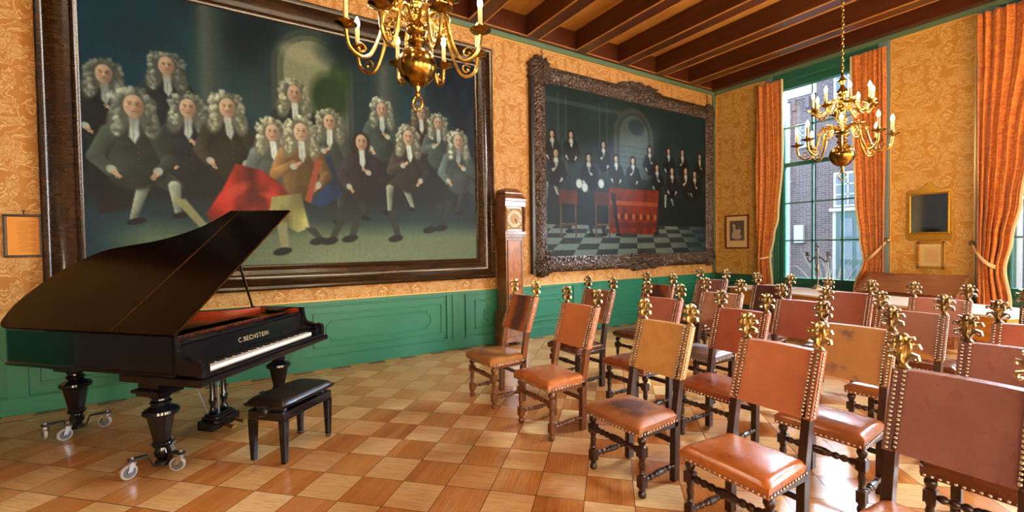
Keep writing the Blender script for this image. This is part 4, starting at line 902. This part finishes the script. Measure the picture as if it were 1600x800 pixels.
# ================================================================ CHANDELIERS
t = NT('lit bulb'); t.b.inputs['Emission Color'].default_value = (1, .72, .36, 1); t.b.inputs['Emission Strength'].default_value = 26
M_bulb = t.done((.9, .8, .6), .3); M_bulb.cycles.emission_sampling = 'NONE'
bulb_l = bpy.data.lights.new('bulb_glow', 'POINT'); bulb_l.energy = 15; bulb_l.color = (1, .80, .55); bulb_l.shadow_soft_size = .05
def chandelier(label, loc, rz):
    c = thing('brass_chandelier', label, 'chandelier', loc, rz, 'two tiered brass chandeliers')
    pr = [(.001, -.135), (.03, -.132), (.07, -.11), (.105, -.075), (.125, -.03), (.13, .01), (.122, .05), (.10, .085), (.07, .11), (.045, .125), (.04, .14), (.055, .15), (.06, .165), (.045, .18), (.04, .20), (.062, .22), (.07, .245), (.055, .27), (.05, .30), (.062, .315), (.062, .335), (.045, .35), (.035, .38), (.05, .40), (.058, .42), (.045, .44), (.03, .46), (.028, .50), (.045, .52), (.055, .545), (.045, .57), (.042, .60), (.055, .615), (.055, .63), (.04, .65), (.03, .67), (.05, .70), (.06, .73), (.05, .76), (.025, .79), (.02, .83), (.04, .85), (.045, .87), (.03, .89), (.015, .92), (.012, .97)]
    obj('stem_and_ball', MB().lathe(pr, n=28), M_brassd, c, sharp=60)
    m = MB().lathe([(.012, -.20), (.018, -.185), (.010, -.165), (.016, -.15), (.02, -.13)], n=10)
    m.tube([(.036*math.cos(2*PI*k/16), 0, -.245+.045*math.sin(2*PI*k/16)) for k in range(16)], .007, 6, closed=True); obj('bottom_ring', m, M_brass, c)
    m = MB().tube([(.035*math.cos(2*PI*k/16), 0, 1.0+.035*math.sin(2*PI*k/16)) for k in range(16)], .007, 6, closed=True)
    z = 1.03; k = 0; top = 4.80-loc[2]
    while z < top:
        pts = [((.012*math.cos(2*PI*q/8) if k % 2 else 0), (0 if k % 2 else .012*math.cos(2*PI*q/8)), z+.028*math.sin(2*PI*q/8)) for q in range(8)]; m.tube(pts, .0042, 5, closed=True); z += .042; k += 1
    m.lathe([(.045, top-.03), (.05, top)], n=14); obj('hanging_chain', m, M_brass, c)
    first = {}
    for tier, (R, za, zb, zp) in enumerate(((.45, .29, .0, .17), (.29, .60, .47, .545))):
        for k in range(8):
            a = 2*PI*k/8+(0 if tier == 0 else .25)
            if tier not in first:
                m = MB(); pts = smooth_poly3([(.045, za), (R*.28, za+.05), (R*.45, za+.02), (R*.55, (za+zb)/2), (R*.68, zb+.02), (R*.82, zb), (R*.96, zb+.05), (R, zp-.03), (R, zp)])
                m.tube([(x, 0, z_) for x, z_ in pts], [.0125]*len(pts), 7)
                sp = []   # scrolls
                for q in range(26):
                    th = q/25*3.6*PI; rr = (.075-.0022*q)*(R/.45)**.6; sp.append((R*.42+rr*math.cos(th+1.2), 0, za-.01+rr*math.sin(th+1.2)))
                m.tube(sp, [.008-.0002*q for q in range(26)], 6)
                sp = [(R*.80+.035*math.cos(.5+q*.5)*(1-q*.05), 0, zb+.05+.035*math.sin(.5+q*.5)*(1-q*.05)) for q in range(12)]; m.tube(sp, .006, 6)
                m.sphere(sp[-1], .011, 8, 5)
                ar = obj('arm', m, M_brass, c)
                obj('drip_pan', MB().lathe([(.012, zp-.02), (.03, zp-.008), (.062, zp+.004), (.07, zp+.012), (.064, zp+.014), (.02, zp+.006), (.018, zp+.03), (.022, zp+.045), (.015, zp+.045)], (R, 0, 0), n=18), M_brassd, ar)
                obj('candle_tube', MB().lathe([(.0145, zp+.04), (.0145, zp+.155)], (R, 0, 0), n=12), M_cream, ar)
                obj('bulb', MB().lathe([(.007, zp+.15), (.015, zp+.163), (.019, zp+.18), (.015, zp+.20), (.005, zp+.222), (.001, zp+.23)], (R, 0, 0), n=10), M_bulb, ar)
                first[tier] = ar
            else: ar = copy_tree(first[tier], c)
            ar.rotation_euler = (0, 0, a)
            if k % 2 == tier:
                lo = bpy.data.objects.new('bulb_glow', bulb_l); C.objects.link(lo); lo.parent = c; lo.location = (R*math.cos(a), R*math.sin(a), zp+.19)
    return c
def smooth_poly3(p): return smooth_poly(p, 4)
chandelier('large brass chandelier cut by the top edge, hanging in front of the biggest painting', (-8.0, -3.09, 2.705), 0)
chandelier('whole brass chandelier hanging on a long chain in front of the window', (-2.98, -3.606, 2.505), .35)
for ch in bpy.data.objects['brass_chandelier.001'].children:
    if ch.name.startswith('bottom_ring'): ch.rotation_euler = (0, 0, 1.59)
a0 = math.radians(15)
for o in C.objects:
    if o.get('label', '').startswith('large brass'): o.rotation_euler = (0, 0, YAW-PI/2-a0)

# ================================================================ CURTAINS
t = NT('orange velvet'); ob = t.co(); xyz = t.sep(ob)
n = t.noise(t.comb(t.math('MULTIPLY', xyz[1], 1.), xyz[0], t.math('MULTIPLY', xyz[2], 1.6)), 16, 3, .6, 1.2); n2 = t.noise(t.map(ob, (1, 8, .5)), 3, 3)
col = t.mix(t.ramp(n, [(.44, 0.), (.56, 1.)]), hexc('DA8A26'), hexc('B4561A')); col = t.mix(t.ramp(n2, [(.4, 0.), (.75, .8)]), col, hexc('BE6C1E'))
M_velvet = t.done(col, .62, sheen=.5)
M_lining = plain('cream lining edge', 'E8D7A8', .6, var=.08)
M_rope = plain('cream rope', 'E4C48C', .6, var=.1)
def interp(tab, z):
    tab = sorted(tab)
    if z <= tab[0][0]: return tab[0][1]
    for (a, p_), (b, q_) in zip(tab[:-1], tab[1:]):
        if z <= b: 
            t_ = (z-a)/(b-a); t_ = t_*t_*(3-2*t_); return p_+(q_-p_)*t_
    return tab[-1][1]
def curtain(label, left, right, inner, zt, zb, nf, hook, tiez, fold, seed, width=.46):
    c = thing('curtain', label, 'curtain', (-.1, (left[-1][1]+right[-1][1])/2, zb), 0, 'orange velvet curtains'); of = tuple(c.location)
    def fn(s_, t_):
        z = zb+(zt-zb)*t_; a, b = interp(left, z), interp(right, z); y = a+(b-a)*s_; w_ = abs(b-a); amp = fold*(1+.8*max(0, 1-w_/width))
        ph = 2*PI*nf*(s_+.07*math.sin(5*s_+seed))+seed+.5*math.sin(z*1.3+seed); x = -.115-amp*(.8*math.sin(ph)*(.7+.5*math.sin(3.1*s_+seed*2))+.3*math.sin(2.7*ph+z))
        return (x-of[0], y+.012*math.sin(ph*2+z)-of[1], z-of[2])
    obj('drape', MB().grid(fn, 110, 90), M_velvet, c, sharp=89, solid=.006)
    m = MB()
    pts = []
    e = 0 if inner == 'L' else 1
    for k in range(91): pts.append(Vector(fn(e, k/90))+Vector((.012, (.012 if inner == 'L' else -.012), 0)))
    m.tube(pts, .021, 6, flat=1.5); obj('lining_edge', m, M_lining, c)
    ya, yb = interp(left, tiez), interp(right, tiez); m = MB(); hk = hook
    for o_ in (0, .03):
        pp = []
        if hk is not None:
            h0 = Vector((-.03, hk[0], hk[1])); far = ya if abs(ya-hk[0]) > abs(yb-hk[0]) else yb; near = yb if far == ya else ya
            for k in range(17):
                t_ = k/16; y = hk[0]+(far-hk[0])*t_; z = hk[1]+(tiez+o_-hk[1])*(1-(1-t_)**2); pp.append((-.06-.14*math.sin(PI*min(1, t_*1.1)*.9), y, z))
            pp += [(-.10, far+(-.02 if far < near else .02), tiez+o_+.004), (-.04, far, tiez+o_)]
        else:
            for k in range(13):
                t_ = k/12; pp.append((-.05-.19*math.sin(PI*t_), ya+.015+(yb-ya-.03)*t_, tiez+o_*.4+.05*(1-math.sin(PI*t_))))
        m.tube([(q[0]-of[0], q[1]-of[1], q[2]-of[2]) for q in pp], .014, 7)
    tb = obj('tieback_rope', m, M_rope, c)
    if hk is not None:
        obj('tieback_hook', MB().lathe([(.03, 0), (.035, .012), (.012, .02), (.012, .05), (.03, .06), (.034, .07), (.02, .085)], (-.03+.02-of[0], hk[0]-of[1], hk[1]-of[2]), (-1, 0, 0), n=12), M_giltd, c)
curtain('orange velvet curtain nearest the room corner, left of the first window', [(.02, -1.04), (4.6, -1.02)], [(.02, -1.36), (.66, -1.31), (1.20, -1.27), (1.6, -1.34), (2.0, -1.42), (3.0, -1.49), (4.6, -1.48)], 'R', 4.6, .03, 5, None, 1.17, .026, 1.0)
curtain('orange velvet curtain between the first window and the mirror', [(.02, -2.62), (.68, -2.69), (1.19, -2.82), (1.5, -2.77), (2.2, -2.70), (3.0, -2.67), (4.6, -2.64)], [(.02, -3.08), (4.62, -3.10)], 'L', 4.62, .03, 6, (-3.11, 1.50), 1.17, .030, 2.1)
curtain('orange velvet curtain at the right edge, right of the mirror', [(.02, -4.16), (4.66, -4.15)], [(.02, -4.52), (.6, -4.46), (1.08, -4.40), (1.5, -4.46), (2.0, -4.54), (2.6, -4.60), (4.66, -4.86)], 'R', 4.66, .03, 7, (-4.09, 1.44), 1.08, .034, .3, .6)

# ================================================================ SIDE TABLES, DESK, CANDELABRUM
rz = -math.atan2(.276, .961)
def side_table(label, x, y):
    tb = thing('side_table', label, 'table', (x, y, 0), rz, 'white topped side tables')
    obj('table_top', MB().bb(-.46, .46, -.93, .93, .695, .72), M_white, tb, smooth=False, bevel=.004)
    m = MB()
    for a in ((-.44, -.42, -.90, .90), (.42, .44, -.90, .90), (-.44, .44, -.90, -.88), (-.44, .44, .88, .90)): m.bb(a[0], a[1], a[2], a[3], .44, .695)
    obj('apron', m, M_amber, tb, smooth=False)
    for sx in (-.40, .40):
        for sy in (-.86, .86): obj('leg', MB().hexa([(sx+i*.02, sy+j*.02, 0) for i, j in ((-1, -1), (1, -1), (1, 1), (-1, 1))], [(sx+i*.03, sy+j*.03, .45) for i, j in ((-1, -1), (1, -1), (1, 1), (-1, 1))]), M_amber, tb, smooth=False)
    return tb
side_table('white topped amber side table under the first window, behind the chairs', -1.37, -2.31)
side_table('white topped amber side table in front of the slope topped desk', -1.89, -4.12)
dk_ = thing('writing_desk', 'red brown wooden desk with a sloping lid below the mirror', 'desk', (-.53, -3.53, 0)); of = (-.35, -3.53, 0)
Pq = lambda y: MB()
y0, y1 = -4.11, -2.94
obj('body', MB().prism([(-.06, 0), (-.06, .955), (-.62, .70), (-.62, 0)], lambda x, z: (x, y0+.02, z), lambda x, z: (x, y1-.02, z)), M_desk, dk_, off=of, smooth=False, bevel=.004)
ld = obj('sloping_lid', MB().prism([(-.05, .962), (-.05, .985), (-.66, .735), (-.66, .710)], lambda x, z: (x, y0, z), lambda x, z: (x, y1, z)), M_desk, dk_, off=of, smooth=False, bevel=.004)
for ya, yb in ((y0, y0+.03), (y1-.03, y1)): obj('lid_border', MB().prism([(-.05, .985), (-.05, .993), (-.66, .743), (-.66, .735)], lambda x, z: (x, ya, z), lambda x, z: (x, yb, z)), M_clock, ld, off=of, smooth=False)
obj('ledge', MB().bb(-.675, -.655, y0+.25, y1-.35, .715, .738), M_walnutl, ld, off=of, smooth=False)
obj('lock_plate', MB().sphere((-.12, -3.25, .957), .035, 10, 6, (1, 1.6, .15)), M_walnut, ld, off=of)
for k, (a, b) in enumerate(((y0+.06, -3.54), (-3.50, y1-.06))): obj('door', MB().bb(-.635, -.62, a, b, .08, .62), M_desk, dk_, off=of, smooth=False, bevel=.004)
cd = thing('candelabrum', 'tall dark silver candelabrum standing on the white table before the first window', 'candelabrum', (-1.0, -2.50, .72))
t = plain('tarnished silver', '6A6A66', .3, .9, var=.4, scale=30)
m = MB().lathe([(.012, .0), (.075, .0), (.075, .01), (.03, .06), (.012, .09), (.014, .13), (.02, .16), (.012, .2), (.018, .25), (.028, .32), (.022, .38), (.012, .43), (.02, .45), (.012, .48), (.015, .56), (.022, .6), (.012, .63), (.01, .68), (.022, .69), (.026, .70), (.014, .705), (.016, .74)], n=16)
obj('stem', m, t, cd)
obj('foot', MB().lathe([(.085, 0), (.085, .008), (.07, .03), (.02, .085)], n=20), plain('bright silver', 'DAD8D4', .25, .8), cd)
for k in range(4):
    a = YAW-PI/2+k*PI/2+.25; m = MB(); R = .2
    pts = smooth_poly([(.015, .50), (.06, .52), (.11, .47), (.16, .45), (.195, .49), (.2, .545)], 4); m.tube([(x*math.cos(a), x*math.sin(a), z) for x, z in pts], .007, 6)
    m.lathe([(.012, .545), (.03, .552), (.032, .558), (.014, .562), (.016, .60), (.02, .605)], (R*math.cos(a), R*math.sin(a), 0), n=10)
    obj('arm', m, t, cd)

# ================================================================ CHAIRS
def turned(p0, p1_, r, n_bob=5, seg=10):
    """bobbin turned rail between two points"""
    p0, p1_ = Vector(p0), Vector(p1_); ax = p1_-p0; ln_ = ax.length; pr = []; N = n_bob*6
    for k in range(N+1):
        t_ = k/N; w_ = .55+.45*abs(math.sin(PI*t_*n_bob)); 
        if abs(t_-.5) < .08: w_ = 1.15
        pr.append((r*w_, ln_*t_))
    return MB().lathe(pr, p0, ax, n=seg)
FX, RX, HY = -.17, .17, .195     # front feet, rear feet, half spacing
def post(y):
    m = MB(); P_ = [(RX-.012, 0, .05), (RX, .40, .052), (.215, .66, .048), (.322, .985, .044)]
    for (x0, z0, w0), (x1, z1, w1) in zip(P_[:-1], P_[1:]):
        m.hexa([(x0+i*w0/2, y+j*.021, z0) for i, j in ((-1, -1), (1, -1), (1, 1), (-1, 1))], [(x1+i*w1/2, y+j*.021, z1) for i, j in ((-1, -1), (1, -1), (1, 1), (-1, 1))])
    return m
def front_leg(y):
    m = MB(); m.lathe([(.02, 0), (.026, .012), (.024, .03), (.017, .04), (.021, .05), (.024, .06)], (FX, y, 0), n=12)
    m.box((FX, y, .095), (.046, .046, .07)); m.lathe([(.022, .13), (.015, .14), (.02, .15), (.015, .16), (.018, .18), (.022, .205), (.016, .225), (.020, .235), (.023, .25)], (FX, y, 0), n=12)
    m.box((FX, y, .28), (.050, .050, .06)); m.lathe([(.024, .31), (.016, .318), (.022, .33), (.028, .345), (.026, .36), (.016, .37), (.02, .378), (.026, .385)], (FX, y, 0), n=12)
    m.box((FX, y, .395), (.05, .05, .03)); return m
def seat_mesh():
    m = MB()
    def fn(s_, t_):
        x = -.225+.40*s_; hw = .245-.03*s_; y = -hw+2*hw*t_; e = min(1, min(s_*7, (1-s_)*9)); f_ = min(1, min(t_, 1-t_)*9)
        h = math.sqrt(max(0, 1-(1-e)**2))*math.sqrt(max(0, 1-(1-f_)**2)); return (x, y, .435+.026*h+.010*math.sin(PI*s_)*math.sin(PI*t_))
    m.grid(fn, 26, 26)
    B = [(-.225, -.245), (.175, -.215), (.175, .215), (-.225, .245)]
    m.hexa([(a*.985, b*.985, .385) for a, b in B], [(a, b, .436) for a, b in B]); return m
def nails_seat():
    m = MB(); z = .397
    for k in range(17): m.dome((-.2225, -.225+.45*k/16, z), (-1, 0, 0), .0088)
    for s_ in (-1, 1):
        for k in range(13): t_ = k/12; m.dome((-.205+.36*t_, s_*(.2425-.028*t_), z), (0, s_, 0), .0088)
    return m
def lean(z): return .215+(z-.66)*(.107/.325)
def back_mesh():
    m = MB(); z0, z1, hw, th = .655, .985, .222, .028
    def face(sg):
        def fn(s_, t_):
            y = -hw+2*hw*s_; z = z0+(z1-z0)*t_+.004*math.sin(PI*s_)*(1 if t_ > .5 else -1)*(1 if t_ in (0, 1) else 0)
            sag = .012*math.sin(PI*s_)**.7 if 0 < s_ < 1 else 0
            return (lean(z)+sg*th+(sag if sg < 0 else sag), y, z)
        return fn
    fa, fb = face(-1), face(1); m.grid(fa, 20, 14); m.grid(fb, 20, 14, True)
    for edge in ('l', 'r', 'b', 't'):
        def fn(s_, t_, e=edge):
            q = {'l': (0, s_), 'r': (1, s_), 'b': (s_, 0), 't': (s_, 1)}[e]; a, b = Vector(fa(*q)), Vector(fb(*q)); return a+(b-a)*t_
        m.grid(fn, 20, 2, edge in 'lt')
    return m
def nails_back():
    m = MB(); d = Vector((-.325, 0, .107)).normalized(); nrm = Vector((-.95, 0, .31)).normalized()
    for k in range(18):
        z = .668+.305*k/17; x = lean(z)-.0285
        for y in (.178, .206):
            for s_ in (-1, 1): m.dome((x+(.004 if y < .19 else 0), s_*y, z+(.008 if y < .19 else 0)), nrm, .0088)
        for s_ in (-1, 1): m.dome((lean(z)-.008, s_*.2225, z), (0, s_, 0), .0082)
    return m
def nails_row(sd):
    m = MB(); nrm = Vector((-.95, 0, .31)).normalized()
    for k in range(18):
        z = .668+.305*k/17; x = lean(z)-.0285
        m.dome((x+.004, sd*.178, z+.008), nrm, .0088); m.dome((x, sd*.206, z), nrm, .0088); m.dome((lean(z)-.008, sd*.2225, z), (0, sd, 0), .0082)
    return m
def finial(y):
    m = MB(); o_ = Vector((.330, y, .985))
    m.lathe([(.022, 0), (.026, .008), (.018, .014), (.012, .025), (.014, .035), (.02, .05), (.022, .08), (.016, .10), (.01, .115)], o_, n=10)
    def lf(pts, r0, dx, dy, fl=1.0):
        m.tube([o_+Vector((dx*a, dy*a, z)) for a, z in pts], [r0*(1-.55*k/(len(pts)-1)) for k in range(len(pts))], 6, flat=fl)
    for dx, dy, sc_ in ((0, 1, .9), (0, -1, .9), (1, 0, .5), (-1, 0, .5), (-.5, .6, .75), (-.5, -.6, .75), (.5, .6, .7), (.5, -.6, .7)):
        s_ = sc_; low = abs(dx) in (0, 1)
        if low: lf([(.005, .03), (.018*s_, .05), (.038*s_, .068), (.056*s_, .062), (.060*s_, .046), (.050*s_, .038), (.042*s_, .046)], .0125, dx, dy, 1.5)
        lf([(.004, .06), (.018*s_, .085), (.038*s_, .106), (.060*s_, .110), (.066*s_, .098), (.058*s_, .092)], .0125, dx, dy, 1.5)
    for dx, dy in ((0, 1), (0, -1), (-1, 0), (1, 0)): lf([(.004, .09), (.014, .115), (.026, .138), (.037, .142), (.040, .132)], .010, dx, dy, 1.5)
    m.sphere(o_+Vector((0, 0, .135)), .021, 10, 7, (1, 1.1, 1.05)); return m
LEA = dict(
 orange=leather('orange leather', 'C4744A', 'CC8454', '9E5234', 'none', 1), orange2=leather('tan orange leather', 'CE8C66', 'C2724E', '9C5A50', 'none', 2), red=leather('red brown leather', 'A85A42', '984C38', '7A3A32', 'none', 3),
 stain=leather('tan leather with a dark stain', 'B4682E', 'A85A2C', '4A2A34', 'column', 4, amt=.9), yellow=leather('yellow tan leather', 'DEB070', 'CC9654', '9A663A', 'none', 5), mauve=leather('mauve brown leather', '9A6E68', '86585A', '744848', 'none', 6, .26),
 rose=leather('rose leather', 'B87464', 'A86456', '8A4A44', 'none', 7), arch=leather('tan leather with dark arch', '9C5630', '8A4828', '3A2230', 'arch', 8), pale=leather('pale worn leather', 'C0A08C', 'A8745C', '8A4A3C', 'bottom', 9),
 spots=leather('tan leather with purple patches', 'C0925E', 'B28250', '6A4C60', 'spots', 10, .28), brown=leather('brown leather', '9A6448', '8C5444', 'CC8E3C', 'bottom', 11, .28), dark=leather('dark brown leather', '5A3022', '4A2620', '301812', 'none', 12),
 s_tan=leather('mottled tan seat', 'B47A40', 'A06832', '48260F', 'ring', 21), s_orange=leather('glossy orange seat', 'B86A34', 'C47A40', '964A24', 'none', 22, .24), s_scuff=leather('scuffed brown seat', 'A86E42', '925A34', '4E2A18', 'seat', 23, .5, 1., 0), s_red=leather('red brown seat', '8E4A2C', 'A05832', '6A3420', 'none', 24, .26),
 s_brown=leather('brown glossy seat', '8E5434', 'A0663C', '6E3C22', 'none', 25, .2), s_dark=leather('dark brown seat', '5A2C18', '6A3820', '3A1A10', 'none', 26, .25), s_grey=leather('grey worn seat', '8A8684', '7A6A62', '6A5A58', 'none', 27, .3))
def make_chair(label):
    c = thing('dining_chair', label, 'chair', (0, 0, 0), 0, 'leather chairs set out in rows')
    for y in (-HY-.02, HY+.02): obj('leg', front_leg(y), M_walnut, c)
    for y in (-HY, HY): obj('back_post', post(y), M_walnut, c, smooth=False, bevel=.003)
    obj('front_stretcher', turned((FX, -HY+.005, .28), (FX, HY-.005, .28), .021, 9), M_walnut, c)
    for s_ in (-1, 1):
        obj('side_stretcher', turned((FX+.02, s_*(HY+.018), .095), (RX-.02, s_*(HY+.002), .105), .018, 7), M_walnut, c)
    obj('rear_stretcher', MB().box((RX-.003, 0, .25), (.02, 2*HY, .035)), M_walnut, c, smooth=False, bevel=.002)
    for s_ in (-1, 1): obj('side_rail', MB().box((0, s_*(HY+.01), .375), (.34, .022, .035)), M_walnut, c, smooth=False)
    st = obj('seat', seat_mesh(), LEA['orange'], c, sharp=60, fix=True); obj('seat_nails', nails_seat(), M_nail, st)
    bk = obj('backrest', back_mesh(), LEA['orange'], c, sharp=60); [obj('nail_row', nails_row(s_), M_nail, bk) for s_ in (-1, 1)]
    for y in (-HY, HY): obj('finial', finial(y), M_gilt, c)
    return c
# finial plane x, mid y, height scale, turn, back, seat, wood, gilt, label
CH = [
 (-6.544, -2.206, 1.155, 0, 'stain', 's_tan', 1, 1, 'front row chair nearest the clock, its back leather stained dark purple down the middle'),
 (-6.52, -3.04, 1.14, .0, 'orange', 's_orange', 1, 0, 'front row chair with orange back, second from the clock, beside the yellow backed chair'),
 (-6.563, -3.96, 1.115, .0, 'yellow', 's_scuff', 0, 1, 'front row chair with a pale yellow back and a scuffed brown seat'),
 (-6.581, -4.713, 1.105, -.03, 'orange2', 's_orange', 0, 1, 'front row chair with blotchy orange back, directly right of the yellow backed one'),
 (-6.67, -5.445, 1.11, -.02, 'mauve', 's_orange', 0, 1, 'nearest chair, with large mauve brown back cut off by the right edge'),
 (-5.60, -2.305, 1.155, 0, 'brown', 's_dark', 0, 0, 'second row chair with brown back, directly behind the orange backed front chair'),
 (-5.607, -3.16, 1.14, 0, 'rose', 's_red', 0, 0, 'second row chair with rose coloured back, directly behind the yellow backed front chair'),
 (-5.62, -3.948, 1.115, 0, 'red', 's_red', 0, 0, 'second row chair with plain red brown back, third in its row from the painting wall'),
 (-5.688, -4.736, 1.105, 0, 'spots', 's_brown', 0, 0, 'second row chair with purple spotted tan back and a shiny brown seat'),
 (-5.78, -5.46, 1.11, 0, 'mauve', 's_dark', 0, 0, 'second row chair with dull mauve back, just behind the nearest chair at the right edge'),
 (-4.607, -2.302, 1.155, 0, 'arch', 's_dark', 0, 0, 'third row chair with dark arched stain on its back, closest to the carved painting'),
 (-4.795, -3.253, 1.14, 0, 'pale', 's_grey', 0, 0, 'third row chair with a pale worn back and grey seat'),
 (-4.677, -3.96, 1.115, 0, 'red', 's_red', 0, 0, 'third row chair with red brown back, in line behind the plain red backed one'),
 (-4.682, -4.727, 1.105, 0, 'brown', 's_brown', 0, 0, 'third row chair with brown back and golden lower edge, in front of the desk'),
 (-4.87, -5.41, 1.11, 0, 'rose', 's_brown', 0, 0, 'third row chair with rosy back cut by the right edge, before the far curtain'),
 (-3.457, -2.26, 1.155, 0, 'mauve', 's_dark', 0, 0, 'last row chair with mauve back, standing nearest the room corner'),
 (-3.636, -3.16, 1.14, 0, 'dark', 's_dark', 0, 0, 'last row chair with dark brown back, in front of the first curtain'),
 (-3.624, -3.925, 1.115, 0, 'red', 's_dark', 0, 0, 'last row chair with red brown back, beneath the hanging chandelier'),
 (-3.525, -4.608, 1.105, 0, 'rose', 's_dark', 0, 0, 'last row chair with pinkish back, right in front of the sloping desk'),
 (-3.75, -5.36, 1.11, 0, 'dark', 's_dark', 0, 0, 'last row chair with dark back, showing only its post at the right edge')]
proto = make_chair(CH[0][8])
for i, (xf, ym, z, rr, bk, se, wl, gi, lab) in enumerate(CH):
    c = proto if i == 0 else copy_tree(proto)
    s_ = z/1.147; c.scale = (s_, s_, s_); c.location = (xf-.345*s_, ym, 0); c.rotation_euler = (0, 0, rr); c['label'] = lab
    for ch in c.children:
        n_ = ch.name.split('.')[0]
        if n_ == 'seat': setmat(ch, LEA[se])
        elif n_ == 'backrest': setmat(ch, LEA[bk])
        elif n_ == 'finial': setmat(ch, M_gilt if gi else M_giltd)
        else: setmat(ch, M_walnutl if wl else M_walnut)
